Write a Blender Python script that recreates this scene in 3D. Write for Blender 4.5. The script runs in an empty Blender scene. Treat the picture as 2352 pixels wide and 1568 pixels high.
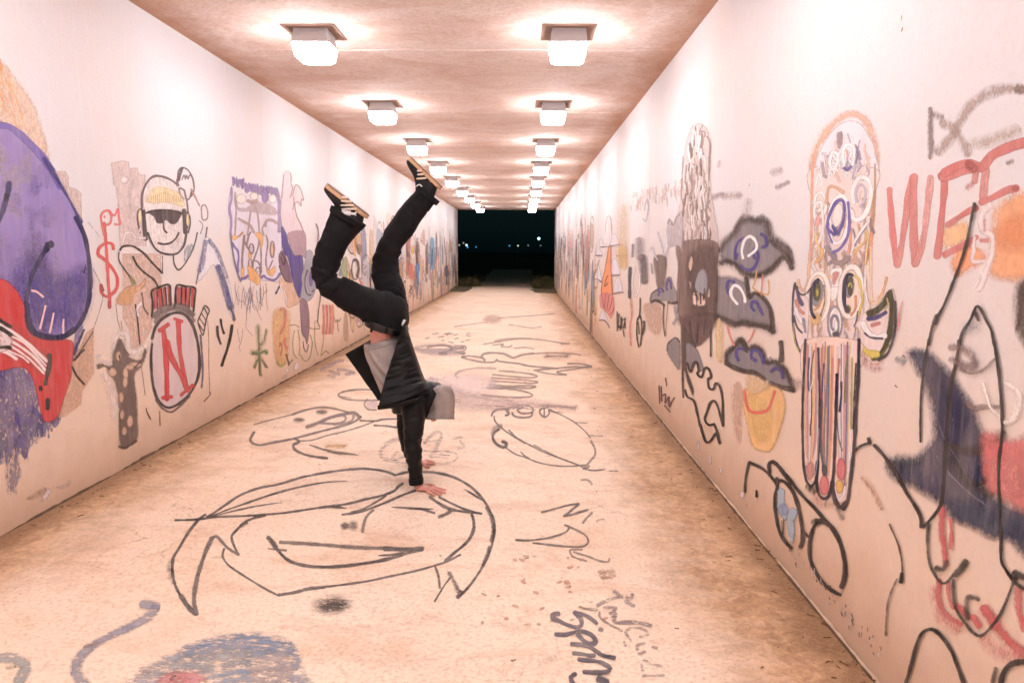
import bpy, bmesh, math, random
import numpy as np
from mathutils import Vector, Matrix, noise
from mathutils.geometry import tessellate_polygon

# ------------------------------------------------------------------ camera, world, exposure
SC = bpy.context.scene
COL = SC.collection
FPX = 1650.0                 # focal length in pixels of a 2352 px wide frame
PITCH = math.atan((784 - 577) / FPX)
YAW = math.atan((1200 - 1176) / FPX)
ROLL = math.radians(0.25)
CAM_Z = 1.5
cam_d = bpy.data.cameras.new('camera'); cam = bpy.data.objects.new('camera', cam_d); COL.objects.link(cam)
cam_d.sensor_width = 36.0; cam_d.lens = FPX / 2352 * 36.0
cam_d.clip_start = 0.05; cam_d.clip_end = 2000
CAM_M = (Matrix.Translation((0, 0, CAM_Z)) @ Matrix.Rotation(YAW, 4, 'Z')
         @ Matrix.Rotation(math.radians(90) - PITCH, 4, 'X') @ Matrix.Rotation(ROLL, 4, 'Z'))
cam.matrix_world = CAM_M
SC.camera = cam
R3 = CAM_M.to_3x3()

world = bpy.data.worlds.new('World'); SC.world = world; world.use_nodes = True
bg = world.node_tree.nodes['Background']
# night sky: grey-teal glow higher up, fading to near black at the horizon
_wt = world.node_tree; _tc = _wt.nodes.new('ShaderNodeTexCoord'); _sx = _wt.nodes.new('ShaderNodeSeparateXYZ'); _wr = _wt.nodes.new('ShaderNodeValToRGB')
_wt.links.new(_tc.outputs['Generated'], _sx.inputs[0]); _wt.links.new(_sx.outputs[2], _wr.inputs[0]); _wt.links.new(_wr.outputs[0], bg.inputs[0])
_wr.color_ramp.elements[0].position = 0.0; _wr.color_ramp.elements[0].color = (0.0006, 0.0030, 0.0034, 1)
_wr.color_ramp.elements[1].position = 0.075; _wr.color_ramp.elements[1].color = (0.0042, 0.0090, 0.0098, 1)
bg.inputs[1].default_value = 1.0
SC.view_settings.view_transform = 'Standard'; SC.view_settings.look = 'None'
SC.view_settings.gamma = 1.0; SC.view_settings.use_curve_mapping = False
SC.view_settings.exposure = 0.0
SC.render.engine = 'CYCLES'
SC.cycles.max_bounces = 6; SC.cycles.diffuse_bounces = 5; SC.cycles.glossy_bounces = 2
SC.cycles.transmission_bounces = 2; SC.cycles.transparent_max_bounces = 32
SC.cycles.use_denoising = True
SC.cycles.use_adaptive_sampling = True; SC.cycles.adaptive_threshold = 0.02
LAMP_STRENGTH = 67.0
LAMP_COLOR = (1.0, 0.96, 0.985)

# ------------------------------------------------------------------ photo pixel -> point on a real surface
def ray(sx, sy):
    """direction of the sight line through a point of the 4096 px photograph"""
    x = (sx * 0.57421875 - 1176) / FPX; y = (784 - sy * 0.57421875) / FPX
    return R3 @ Vector((x, y, -1.0))
CP = Vector((0, 0, CAM_Z))
def on_z(sx, sy, z):
    d = ray(sx, sy); return CP + d * ((z - CAM_Z) / d.z)
def on_x(sx, sy, x):
    d = ray(sx, sy); return CP + d * (x / d.x)
def on_y(sx, sy, y):
    d = ray(sx, sy); return CP + d * (y / d.y)
K = 1 / 0.57421875
CEIL = CAM_Z + 1.6
XL = (on_z(293 * K, 0, CEIL).x + on_z(1048 * K, 480 * K, CEIL).x) / 2
XR = (on_z(1660 * K, 0, CEIL).x + on_z(1275.5 * K, 480 * K, CEIL).x) / 2
ZL = on_x(364.4 * K, 1033.5 * K, XL).z
ZR = (on_x(2003.8 * K, 1551 * K, XR).z + on_x(1621 * K, 1085.5 * K, XR).z) / 2
Y_END = on_x(1051.5 * K, 560 * K, XL).y
Y_BACK = -13.0
FS = (ZR - ZL) / (XR - XL)
def floor_z(x): return ZL + (x - XL) * FS
FN = Vector((-FS, 0, 1)).normalized()
def on_floor(sx, sy):
    d = ray(sx, sy)
    # z = ZL + (x-XL)*FS
    t = (ZL - XL * FS - CAM_Z) / (d.z - FS * d.x)
    return CP + d * t
print('WALLS', XL, XR, ZL, ZR, Y_END)

# ------------------------------------------------------------------ materials
def s2l(c): return tuple((v / 12.92 if v <= 0.04045 else ((v + 0.055) / 1.055) ** 2.4) for v in c)
def hexc(h):
    h = h.lstrip('#'); return s2l(tuple(int(h[i:i + 2], 16) / 255 for i in (0, 2, 4)))
class NT:
    def __init__(s, name):
        s.m = bpy.data.materials.new(name); s.m.use_nodes = True
        s.t = s.m.node_tree; s.n = s.t.nodes; s.l = s.t.links
        s.b = s.n['Principled BSDF']; s.out = s.n['Material Output']
    def add(s, typ, **kw):
        n = s.n.new(typ)
        for k, v in kw.items():
            if k.startswith('i_'):
                key = k[2:]; key = int(key) if key.isdigit() else key
                n.inputs[key].default_value = v
            else: setattr(n, k, v)
        return n
    def link(s, a, b): s.l.new(a, b)
    def obj(s, scale=(1, 1, 1)):
        tc = s.add('ShaderNodeTexCoord'); mp = s.add('ShaderNodeMapping')
        mp.inputs['Scale'].default_value = scale; s.link(tc.outputs['Object'], mp.inputs[0]); return mp.outputs[0]
    def noise(s, vec, scale, detail=6, rough=0.6, dist=0.0):
        n = s.add('ShaderNodeTexNoise'); n.inputs['Scale'].default_value = scale
        n.inputs['Detail'].default_value = detail; n.inputs['Roughness'].default_value = rough
        n.inputs['Distortion'].default_value = dist; s.link(vec, n.inputs['Vector']); return n.outputs['Fac']
    def ramp(s, fac, stops):
        lo, hi = min(p for p, c in stops), max(p for p, c in stops)
        if lo < 0 or hi > 1:
            fac = s.math('DIVIDE', s.math('SUBTRACT', fac, lo), hi - lo, True)
            stops = [((p - lo) / (hi - lo), c) for p, c in stops]
        r = s.add('ShaderNodeValToRGB'); e = r.color_ramp.elements
        while len(e) < len(stops): e.new(0.5)
        for el, (p, c) in zip(e, stops):
            el.position = p; el.color = (c, c, c, 1) if isinstance(c, (int, float)) else tuple(c) + (1,)
        s.link(fac, r.inputs[0]); return r.outputs[0]
    def mix(s, fac, a, b, mode='MIX'):
        m = s.add('ShaderNodeMix', data_type='RGBA', blend_type=mode)
        for sock, v in ((m.inputs[0], fac), (m.inputs[6], a), (m.inputs[7], b)):
            if isinstance(v, (int, float)): sock.default_value = v
            elif isinstance(v, tuple): sock.default_value = v + (1,) if len(v) == 3 else v
            else: s.link(v, sock)
        return m.outputs[2]
    def math(s, op, a, b=0.0, clamp=False):
        m = s.add('ShaderNodeMath', operation=op, use_clamp=clamp)
        for sock, v in ((m.inputs[0], a), (m.inputs[1], b)):
            if isinstance(v, (int, float)): sock.default_value = v
            else: s.link(v, sock)
        return m.outputs[0]
    def bump(s, h, strength, dist=0.01):
        b = s.add('ShaderNodeBump'); b.inputs['Strength'].default_value = strength
        b.inputs['Distance'].default_value = dist; s.link(h, b.inputs['Height']); s.link(b.outputs[0], s.b.inputs['Normal'])
    def base(s, c):
        if isinstance(c, tuple): s.b.inputs['Base Color'].default_value = c + (1,)
        else: s.link(c, s.b.inputs['Base Color'])
    def rough(s, r): s.b.inputs['Roughness'].default_value = r
    def spec(s, v): s.b.inputs['Specular IOR Level'].default_value = v

def wall_material():
    t = NT('whitewashed_concrete')
    o = t.obj(); ov = t.obj((1.6, 1.6, 0.28)); os_ = t.obj((6, 6, 0.35))
    a = t.noise(o, 0.9, 7, 0.62); b = t.noise(ov, 2.4, 6, 0.6); c = t.noise(os_, 3.5, 5, 0.65)
    f = t.noise(o, 55, 4, 0.7)
    white = (0.645, 0.63, 0.655); cream = (0.68, 0.60, 0.575); tan = (0.52, 0.36, 0.25)
    col = t.mix(t.ramp(a, [(0.42, 0.0), (0.72, 1.0)]), white, cream)
    col = t.mix(t.math('MULTIPLY', t.ramp(b, [(0.5, 0.0), (0.75, 1.0)]), 0.35), col, cream)
    col = t.mix(t.math('MULTIPLY', t.ramp(c, [(0.56, 0.0), (0.72, 1.0)]), 0.35), col, (0.74, 0.70, 0.69))
    # dusty tan carrying painted fill light, splash-back staining near the ground, ragged upper edge
    sep = t.add('ShaderNodeSeparateXYZ'); t.link(o, sep.inputs[0])
    n2 = t.noise(t.obj((2, 2, 1.2)), 1.6, 7, 0.65)
    h = t.math('ADD', sep.outputs[2], t.math('MULTIPLY', n2, -1.15))
    dust_fill_light = t.ramp(h, [(0.0, 1.0), (1.15, 0.0)])
    col = t.mix(t.math('MULTIPLY', dust_fill_light, 0.72), col, (0.76, 0.555, 0.405))  # tan painted lighter low down to offset the lamp pools higher up
    h2 = t.math('ADD', sep.outputs[2], t.math('MULTIPLY', t.noise(o, 5, 6, 0.7), -0.5))
    low = t.ramp(h2, [(-0.14, 1.0), (0.22, 0.0)])
    col = t.mix(t.math('MULTIPLY', low, 0.6), col, (0.50, 0.31, 0.19))
    # rust specks and flaked chips
    v = t.add('ShaderNodeTexVoronoi'); v.inputs['Scale'].default_value = 3.2; v.inputs['Randomness'].default_value = 1
    t.link(t.obj((1, 1, 0.6)), v.inputs['Vector'])
    sp = t.ramp(v.outputs['Distance'], [(0.018, 1.0), (0.03, 0.0)])
    col = t.mix(t.math('MULTIPLY', sp, 0.8), col, (0.40, 0.17, 0.07))
    ch = t.ramp(t.noise(t.obj((1, 1, 0.5)), 16, 5, 0.75), [(0.70, 0.0), (0.73, 1.0)])
    ch = t.math('MULTIPLY', ch, t.ramp(h2, [(-0.05, 1.0), (0.3, 0.0)]))
    col = t.mix(t.math('MULTIPLY', ch, 0.8), col, (0.85, 0.80, 0.80))
    col = t.mix(t.math('MULTIPLY', t.ramp(f, [(0.35, 1.0), (0.5, 0.0)]), 0.12), col, (0.45, 0.33, 0.27))
    t.base(col); t.rough(0.62); t.spec(0.25)
    t.bump(t.math('ADD', t.math('MULTIPLY', a, 2.0), t.math('MULTIPLY', f, 0.25)), 0.25, 0.012)
    return t.m
def ceiling_material():
    t = NT('stained_concrete')
    o = t.obj(); ox = t.obj((0.75, 1.25, 1))
    a = t.noise(ox, 1.5, 9, 0.72, 0.7); b = t.noise(o, 7, 7, 0.7, 0.5); c = t.noise(t.obj((1, 2.2, 1)), 26, 5, 0.7, 1.2)
    col = t.mix(t.ramp(a, [(0.40, 0.0), (0.62, 1.0)]), (0.82, 0.71, 0.665), (0.67, 0.49, 0.415))
    col = t.mix(t.math('MULTIPLY', t.ramp(b, [(0.48, 0.0), (0.7, 1.0)]), 0.35), col, (0.76, 0.66, 0.62))
    col = t.mix(t.math('MULTIPLY', t.ramp(c, [(0.48, 0.0), (0.58, 1.0)]), 0.40), col, (0.44, 0.27, 0.20))
    # rusty bleed along the wall joints
    sep = t.add('ShaderNodeSeparateXYZ'); t.link(o, sep.inputs[0])
    d = t.math('MINIMUM', t.math('SUBTRACT', sep.outputs[0], XL), t.math('SUBTRACT', XR, sep.outputs[0]))
    e = t.math('ADD', d, t.math('MULTIPLY', t.noise(t.obj((1, 0.6, 1)), 4, 6, 0.7), -0.55))
    col = t.mix(t.math('MULTIPLY', t.ramp(e, [(-0.22, 1.0), (0.05, 0.0)]), 0.75), col, (0.46, 0.24, 0.14))
    t.base(col); t.rough(0.8); t.spec(0.2)
    t.bump(t.math('ADD', a, t.math('ADD', t.math('MULTIPLY', b, 0.5), t.math('MULTIPLY', c, 0.35))), 0.5, 0.02)
    return t.m
def floor_material():
    t = NT('dusty_concrete_floor')
    o = t.obj(); ox = t.obj((0.8, 1.5, 1))
    a = t.noise(o, 0.8, 7, 0.6); b = t.noise(ox, 2.6, 9, 0.74, 0.5); f = t.noise(o, 60, 4, 0.7)
    col = t.mix(t.ramp(a, [(0.35, 0.0), (0.68, 1.0)]), (0.86, 0.71, 0.58), (0.80, 0.605, 0.45))
    col = t.mix(t.math('MULTIPLY', t.ramp(b, [(0.50, 0.0), (0.62, 1.0)]), 0.5), col, (0.62, 0.40, 0.26))
    sep = t.add('ShaderNodeSeparateXYZ'); t.link(o, sep.inputs[0])
    nb = t.noise(t.obj((1, 0.45, 1)), 1.7, 8, 0.7, 0.2); ns = t.noise(t.obj((0.8, 2.0, 1)), 3.4, 9, 0.78, 0.5)
    # silt lying along both walls, wider on the low right-hand side
    dr = t.math('SUBTRACT', XR, sep.outputs[0]); dl = t.math('SUBTRACT', sep.outputs[0], XL)
    er = t.math('ADD', dr, t.math('ADD', t.math('MULTIPLY', nb, -1.3), t.math('MULTIPLY', ns, -0.75)))
    el = t.math('ADD', dl, t.math('ADD', t.math('MULTIPLY', nb, -1.2), t.math('MULTIPLY', ns, -0.5)))
    silt = t.math('MAXIMUM', t.ramp(er, [(-0.78, 1.0), (-0.30, 0.0)]), t.math('MULTIPLY', t.ramp(el, [(-0.66, 1.0), (-0.2, 0.0)]), 0.95))
    g = t.noise(o, 22, 9, 0.8, 0.8)
    siltc = t.mix(t.ramp(t.math('ADD', t.math('MULTIPLY', g, 0.55), t.math('MULTIPLY', t.noise(o, 4.5, 8, 0.78, 0.6), 0.45)), [(0.42, 0.0), (0.56, 1.0)]), (0.26, 0.135, 0.06), (0.62, 0.385, 0.215))
    col = t.mix(t.math('MULTIPLY', silt, 0.9), col, siltc)
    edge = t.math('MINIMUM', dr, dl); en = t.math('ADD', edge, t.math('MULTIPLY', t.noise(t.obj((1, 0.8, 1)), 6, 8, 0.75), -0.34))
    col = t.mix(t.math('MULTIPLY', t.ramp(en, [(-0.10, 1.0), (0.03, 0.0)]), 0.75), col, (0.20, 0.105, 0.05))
    vc = t.add('ShaderNodeTexVoronoi', feature='DISTANCE_TO_EDGE'); vc.inputs['Scale'].default_value = 1.1; vc.inputs['Randomness'].default_value = 1
    wv = t.add('ShaderNodeVectorMath', operation='ADD'); wn = t.add('ShaderNodeTexNoise'); wn.inputs['Scale'].default_value = 2.2; wn.inputs['Detail'].default_value = 8
    ws = t.add('ShaderNodeVectorMath', operation='SCALE'); ws.inputs[3].default_value = 0.9
    t.link(o, wn.inputs['Vector']); t.link(wn.outputs['Color'], ws.inputs[0]); t.link(ws.outputs[0], wv.inputs[1]); t.link(o, wv.inputs[0]); t.link(wv.outputs[0], vc.inputs['Vector'])
    crack = t.math('MULTIPLY', t.ramp(vc.outputs['Distance'], [(0.0, 1.0), (0.006, 0.0)]), t.ramp(t.noise(o, 0.7, 4), [(0.48, 0.0), (0.58, 1.0)]))
    col = t.mix(t.math('MULTIPLY', crack, 0.55), col, (0.26, 0.15, 0.09))
    # scattered drips, gum and scuffs
    v = t.add('ShaderNodeTexVoronoi'); v.inputs['Scale'].default_value = 5.5; v.inputs['Randomness'].default_value = 1
    ds = t.add('ShaderNodeVectorMath', operation='ADD'); nz = t.add('ShaderNodeTexNoise'); nz.inputs['Scale'].default_value = 9
    t.link(t.obj((0.8, 1.3, 1)), ds.inputs[0]); sc = t.add('ShaderNodeVectorMath', operation='SCALE'); sc.inputs[3].default_value = 0.28
    t.link(nz.outputs['Color'], sc.inputs[0]); t.link(sc.outputs[0], ds.inputs[1]); t.link(ds.outputs[0], v.inputs['Vector'])
    gum = t.math('MULTIPLY', t.ramp(v.outputs['Distance'], [(0.09, 1.0), (0.14, 0.0)]), t.ramp(t.noise(o, 1.1, 3), [(0.5, 0.0), (0.6, 1.0)]))
    col = t.mix(t.math('MULTIPLY', gum, 0.4), col, (0.45, 0.24, 0.13))
    sc2 = t.ramp(t.noise(t.obj((0.7, 5, 1)), 9, 6, 0.75), [(0.64, 0.0), (0.70, 1.0)])
    col = t.mix(t.math('MULTIPLY', sc2, 0.3), col, (0.42, 0.23, 0.13))
    col = t.mix(t.math('MULTIPLY', t.ramp(f, [(0.38, 1.0), (0.5, 0.0)]), 0.42), col, (0.44, 0.27, 0.16))
    t.base(col); t.rough(0.62); t.spec(0.25)
    t.bump(t.math('ADD', t.math('MULTIPLY', b, 0.5), t.math('ADD', t.math('MULTIPLY', f, 0.25), t.math('MULTIPLY', t.math('MULTIPLY', g, silt), 0.8))), 0.35, 0.012)
    return t.m
def plain(name, color, rough=0.6, bumpscale=None, bumpstr=0.2, var=0.0, metal=0.0, spec=0.5):
    t = NT(name); t.rough(rough); t.spec(spec); t.b.inputs['Metallic'].default_value = metal
    o = t.obj()
    if var:
        n = t.noise(o, bumpscale or 8, 5, 0.65)
        t.base(t.mix(n, tuple(max(0, c * (1 - var)) for c in color), tuple(min(1, c * (1 + var)) for c in color)))
    else: t.base(color)
    if bumpscale: t.bump(t.noise(o, bumpscale, 5, 0.6), bumpstr, 0.004)
    return t.m
def emitter(name, color, strength):
    t = NT(name); t.base((0.8, 0.8, 0.8)); t.b.inputs['Emission Color'].default_value = color + (1,)
    t.b.inputs['Emission Strength'].default_value = strength; return t.m
M_WALL = wall_material(); M_CEIL = ceiling_material(); M_FLOOR = floor_material()
M_LENS = emitter('lit_lamp_lens', LAMP_COLOR, LAMP_STRENGTH)
M_HOUSING = plain('white_enamel_housing', (0.50, 0.47, 0.48), 0.45, 30, 0.05, 0.05)
M_PLATE = plain('rust_stained_plate', (0.30, 0.19, 0.14), 0.8, 12, 0.3, 0.3)

# ------------------------------------------------------------------ object helpers
def props(o, label=None, cat=None, group=None, kind=None):
    if label: o['label'] = label
    if cat: o['category'] = cat
    if group: o['group'] = group
    if kind: o['kind'] = kind
    return o
def link(name, me, mat=None, parent=None, smooth=False):
    o = bpy.data.objects.new(name, me); COL.objects.link(o)
    if mat is not None and not me.materials: me.materials.append(mat)
    if parent is not None: o.parent = parent
    if smooth: me.polygons.foreach_set('use_smooth', [True] * len(me.polygons))
    return o
def mesh(name, vs, fs):
    me = bpy.data.meshes.new(name); me.from_pydata([tuple(v) for v in vs], [], fs); me.update(); return me
def empty(name, loc=(0, 0, 0)):
    o = bpy.data.objects.new(name, None); o.location = loc; o.empty_display_size = 0.1; COL.objects.link(o); return o
def grid(name, fn, nu, nv):
    vs = [fn(i / nu, j / nv) for j in range(nv + 1) for i in range(nu + 1)]
    fs = [(j * (nu + 1) + i, j * (nu + 1) + i + 1, (j + 1) * (nu + 1) + i + 1, (j + 1) * (nu + 1) + i) for j in range(nv) for i in range(nu)]
    return mesh(name, vs, fs)
def slab(x0, x1, y0, y1, z0, z1):
    vs = [(x, y, z) for z in (z0, z1) for y in (y0, y1) for x in (x0, x1)]
    return vs, [(0, 2, 3, 1), (4, 5, 7, 6), (0, 1, 5, 4), (2, 6, 7, 3), (0, 4, 6, 2), (1, 3, 7, 5)]

# ------------------------------------------------------------------ tunnel shell
def wall_block(name, x, outward, z0, label):
    vs, fs = slab(min(x, x + 0.35 * outward), max(x, x + 0.35 * outward), Y_BACK, Y_END, z0 - 0.4, CEIL + 0.45)
    return props(link(name, mesh(name, vs, fs), M_WALL), label, 'wall')
WL = wall_block('tunnel_wall', XL, -1, ZL, 'left whitewashed tunnel wall painted with a drummer, purple hat and red shape')
WR = wall_block('tunnel_wall', XR, 1, ZR, 'right whitewashed tunnel wall painted with a totem, glasses and red letters WEE')
vs, fs = slab(XL + 0.001, XR - 0.001, Y_BACK, Y_END - 0.004, CEIL, CEIL + 0.42)
CE = props(link('tunnel_ceiling', mesh('ceiling', vs, fs), M_CEIL), 'stained concrete ceiling slab over the passage, carrying two rows of lamps', 'ceiling')
vs = [(XL - 0.05, Y_BACK, floor_z(XL - 0.05)), (XR + 0.05, Y_BACK, floor_z(XR + 0.05)), (XR + 0.05, Y_END + 0.9, floor_z(XR + 0.05)), (XL - 0.05, Y_END + 0.9, floor_z(XL - 0.05))]
FL = props(link('floor', mesh('floor', vs, [(0, 1, 2, 3)]), M_FLOOR), kind='structure')
# pour joints across the ceiling, slightly proud ridges
rj = random.Random(5)
yj = 3.4
M_RIDGE = M_CEIL
while yj < Y_END - 1:
    ph = rj.random() * 6
    pts = [(XL + 0.01 + (XR - XL - 0.02) * i / 24, yj + 0.012 * math.sin(i * 0.9 + ph) + rj.uniform(-.006, .006)) for i in range(25)]
    vs = []; 
    for (x, y) in pts:
        w = rj.uniform(0.006, 0.013)
        vs += [(x, y - w, CEIL - 0.0005), (x, y, CEIL - 0.005), (x, y + w, CEIL - 0.0005)]
    fs = []
    for i in range(24):
        for k in range(2): fs.append((i * 3 + k, i * 3 + k + 1, i * 3 + k + 4, i * 3 + k + 3))
    link('joint_ridge', mesh('joint_ridge', vs, fs), M_CEIL, CE)
    yj += 2.60
# faint vertical pour joints of the walls
for wall, X, sg in ((WL, XL, 1), (WR, XR, -1)):
    yj = 7.2
    while yj < Y_END - 1:
        vs = []; z0 = floor_z(X) + .02
        for i in range(41):
            z = z0 + (CEIL - .01 - z0) * i / 40; w = rj.uniform(.0012, .0032); o_ = .004 * math.sin(i * .7 + yj)
            vs += [(X + sg * .0002, yj + o_ - w, z), (X + sg * .0016, yj + o_, z), (X + sg * .0002, yj + o_ + w, z)]
        fs = [(i * 3 + k, i * 3 + k + 1, i * 3 + k + 4, i * 3 + k + 3) for i in range(40) for k in range(2)]
        link('joint_ridge', mesh('joint_ridge', vs, fs), M_WALL, wall)
        yj += 2.44
# mortar fillet along the right wall foot, ragged
M_MORTAR = plain('pale_mortar', (0.60, 0.43, 0.30), 0.8, 25, 0.5, 0.15)
def fillet(x, sgn, z, r, seed, name, mat, parent):
    rr = random.Random(seed); n = 420; vs = []; fs = []
    for i in range(n + 1):
        y = 0.9 + (Y_END - 1.1) * (i / n) ** 1.5
        a = r * (0.6 + 0.9 * noise.noise((y * 3.1, seed, 0)) + 0.5 * noise.noise((y * 14, seed, 3)) + rr.uniform(-.2, .25)); a = max(a, 0.0025)
        vs += [(x + sgn * 0.002, y, z + a * 1.1), (x + sgn * a * 0.5, y, z + a * 0.75), (x + sgn * a, y, z + 0.0005 + sgn * a * FS)]
        if i:
            b = (i - 1) * 3
            for k in range(2): fs.append((b + k, b + k + 1, b + k + 4, b + k + 3))
    return link(name, mesh(name, vs, fs), mat, parent)
fillet(XR, -1, ZR, 0.013, 3, 'mortar_fillet', M_MORTAR, WR)
M_SEAM = plain('dark_silt', (0.10, 0.06, 0.035), 0.9, 30, 0.5, 0.5)
fillet(XL, 1, ZL, 0.014, 8, 'silt_seam', M_SEAM, WL)
fillet(XR, -1, ZR, 0.012, 18, 'silt_seam', M_SEAM, WR).location.x = -0.012

# ------------------------------------------------------------------ lamps
def ring(w, z, c=0.012, d=None):
    d = d or w; a, b = w / 2, d / 2
    return [(-a + c, -b, z), (a - c, -b, z), (a, -b + c, z), (a, b - c, z), (a - c, b, z), (-a + c, b, z), (-a, b - c, z), (-a, -b + c, z)]
def rings_mesh(name, rings, cap0=True, cap1=True):
    vs = [v for r in rings for v in r]; n = len(rings[0]); fs = []
    for k in range(len(rings) - 1):
        for i in range(n): fs.append((k * n + i, k * n + (i + 1) % n, (k + 1) * n + (i + 1) % n, (k + 1) * n + i))
    if cap0: fs.append(tuple(reversed(range(n))))
    if cap1: fs.append(tuple(range((len(rings) - 1) * n, len(rings) * n)))
    return mesh(name, vs, fs)
me_plate = rings_mesh('mounting_plate', [ring(0.39, 0.0, .003), ring(0.39, -0.005, .003), ring(0.385, -0.007, .003)])
me_house = rings_mesh('housing', [ring(0.246, -0.007, .006), ring(0.250, -0.03, .008), ring(0.268, -0.094, .008), ring(0.282, -0.097, .008), ring(0.282, -0.106, .008), ring(0.270, -0.1065, .008)])
me_lens = rings_mesh('lens', [ring(0.268, -0.1075, .008), ring(0.266, -0.116, .010), ring(0.256, -0.152, .012), ring(0.240, -0.192, .016), ring(0.218, -0.205, .020)], True, True)
for me, m in ((me_plate, M_PLATE), (me_house, M_HOUSING), (me_lens, M_LENS)): me.materials.append(m)
ords = ['nearest', 'second', 'third', 'fourth', 'fifth', 'sixth', 'seventh', 'eighth', 'ninth and farthest']
PAIR = 2.60; Y1 = 5.53; N_PAIR = 9
XLAMP = ((-1.55, 'left'), (0.322, 'right'))
for k in range(-4, N_PAIR):
    for X, side in XLAMP:
        t = empty('ceiling_lamp', (X, Y1 + k * PAIR, CEIL - 0.0005))
        if k >= 0: lb = 'lit square ceiling lamp, %s in the %s row from the camera' % (ords[k], side)
        else: lb = 'lit square ceiling lamp, %s behind the camera in the %s row' % (ords[-k - 1].split()[0].replace('nearest', 'first'), side)
        props(t, lb, 'lamp', 'square lamps in two rows along the tunnel ceiling')
        link('mounting_plate', me_plate, None, t); link('housing', me_house, None, t); link('lens', me_lens, None, t)
# ------------------------------------------------------------------ paint on walls and floor
def paint_material(name, wearscale, dry):
    t = NT(name)
    at = t.add('ShaderNodeAttribute', attribute_name='ink'); wr = t.add('ShaderNodeAttribute', attribute_name='wear')
    o = t.obj((1, 1, 0.55) if not dry else (0.55, 1.25, 1)); n = t.noise(o, wearscale, 7, 0.8); m = t.noise(t.obj((1, 1, 0.45)), 9, 6, 0.65, 0.4)
    col = t.mix(t.math('MULTIPLY', t.math('ADD', t.math('MULTIPLY', wr.outputs['Fac'], 0.8), 0.07), t.ramp(m, [(0.35, 1.0), (0.65, 0.0)])), at.outputs['Color'], (0.80, 0.68, 0.62))
    col = t.mix(t.math('MULTIPLY', t.ramp(m, [(0.42, 0.0), (0.70, 1.0)]), 0.0), col, (0.1, 0.1, 0.1))
    # brush drag and grime lying over the paint film
    st = t.noise(t.obj((5, 5, 0.5) if not dry else (1.2, 4, 1)), 6, 6, 0.7, 0.3); gr = t.noise(o, 3.5, 7, 0.7, 0.2)
    col = t.mix(t.math('MULTIPLY', t.ramp(st, [(0.46, 0.0), (0.66, 1.0)]), 0.10), col, (0.78, 0.68, 0.63))
    col = t.mix(t.math('MULTIPLY', t.ramp(gr, [(0.46, 0.0), (0.62, 1.0)]), 0.16), col, (0.22, 0.15, 0.12))
    t.base(col); t.rough(0.7); t.spec(0.12)
    th = t.math('ADD', t.math('MULTIPLY', wr.outputs['Fac'], 0.48), 0.26)
    keep = t.math('MULTIPLY', t.math('SUBTRACT', n, t.math('SUBTRACT', th, 0.05)), 8.0, True)
    keep = t.math('MAXIMUM', keep, t.math('SUBTRACT', 1.0, t.math('MULTIPLY', wr.outputs['Fac'], 6.0), True))
    g = t.noise(o, 170, 2, 0.6)                       # overspray grain only matters where the film is thin
    al = at.outputs['Alpha']
    edge = t.math('MULTIPLY', al, t.math('SUBTRACT', 1.0, al)); edge = t.math('MULTIPLY', edge, 2.6)
    g2 = t.noise(o, 38, 4, 0.75)
    gg = t.math('ADD', t.math('MULTIPLY', t.math('SUBTRACT', g, 0.5), 1.3), t.math('MULTIPLY', t.math('SUBTRACT', g2, 0.5), 2.2))
    al = t.math('ADD', al, t.math('MULTIPLY', edge, gg), True)
    al = t.math('MULTIPLY', al, keep, True)
    tr = t.add('ShaderNodeBsdfTransparent'); mx = t.add('ShaderNodeMixShader')
    t.link(al, mx.inputs[0]); t.link(tr.outputs[0], mx.inputs[1]); t.link(t.b.outputs[0], mx.inputs[2])
    t.link(mx.outputs[0], t.out.inputs['Surface'])
    return t.m
M_PAINT = paint_material('spray_paint', 42, False)
M_CHALK = paint_material('worn_floor_paint', 34, True)

class Surf:
    def __init__(s, proj, normal, mat, parent):
        s.proj = proj; s.n = Vector(normal); s.mat = mat; s.parent = parent; s.lay = 0
S_L = Surf(lambda x, y: on_x(x, y, XL), (1, 0, 0), M_PAINT, WL)
S_R = Surf(lambda x, y: on_x(x, y, XR), (-1, 0, 0), M_PAINT, WR)
S_F = Surf(on_floor, FN, M_CHALK, FL)
P = dict(x0=0, y0=0, s=1.0, surf=None, cur=None, top=None, vs=[], fs=[], ink=[], wear=[], name='', label=None, w=0.0)
def frame(x0, y0, w): P['x0'], P['y0'], P['s'] = x0, y0, w / 2352.0
def flush():
    if P['vs']:
        me = mesh(P['name'], P['vs'], P['fs'])
        a = me.attributes.new('ink', 'FLOAT_COLOR', 'POINT'); a.data.foreach_set('color', np.array(P['ink'], dtype=np.float32).ravel())
        b = me.attributes.new('wear', 'FLOAT', 'POINT'); b.data.foreach_set('value', np.array(P['wear'], dtype=np.float32))
        o = link(P['name'], me, P['surf'].mat, P['parent'])
        if P['label']: o['label'] = P['label']
        if P['lvl'] == 1: P['top'] = o
    P['vs'], P['fs'], P['ink'], P['wear'] = [], [], [], []
def G(surf, name, label=None):
    """begin a painted figure (a part of its wall or of the floor)"""
    flush(); P.update(surf=surf, name=name, label=label, parent=surf.parent, lvl=1, w=0.0, top=None)
def sub(name, label=None):
    flush()
    if P['top'] is None:                               # a figure that is nothing but its parts
        e = empty(P['name']); e.parent = P['parent']; P['top'] = e
        if P['label']: e['label'] = P['label']
    P.update(name=name, label=label, parent=P['top'], lvl=2)
def pt(s): return [tuple(float(v) for v in q.split(',')) for q in s.split()]
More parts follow.
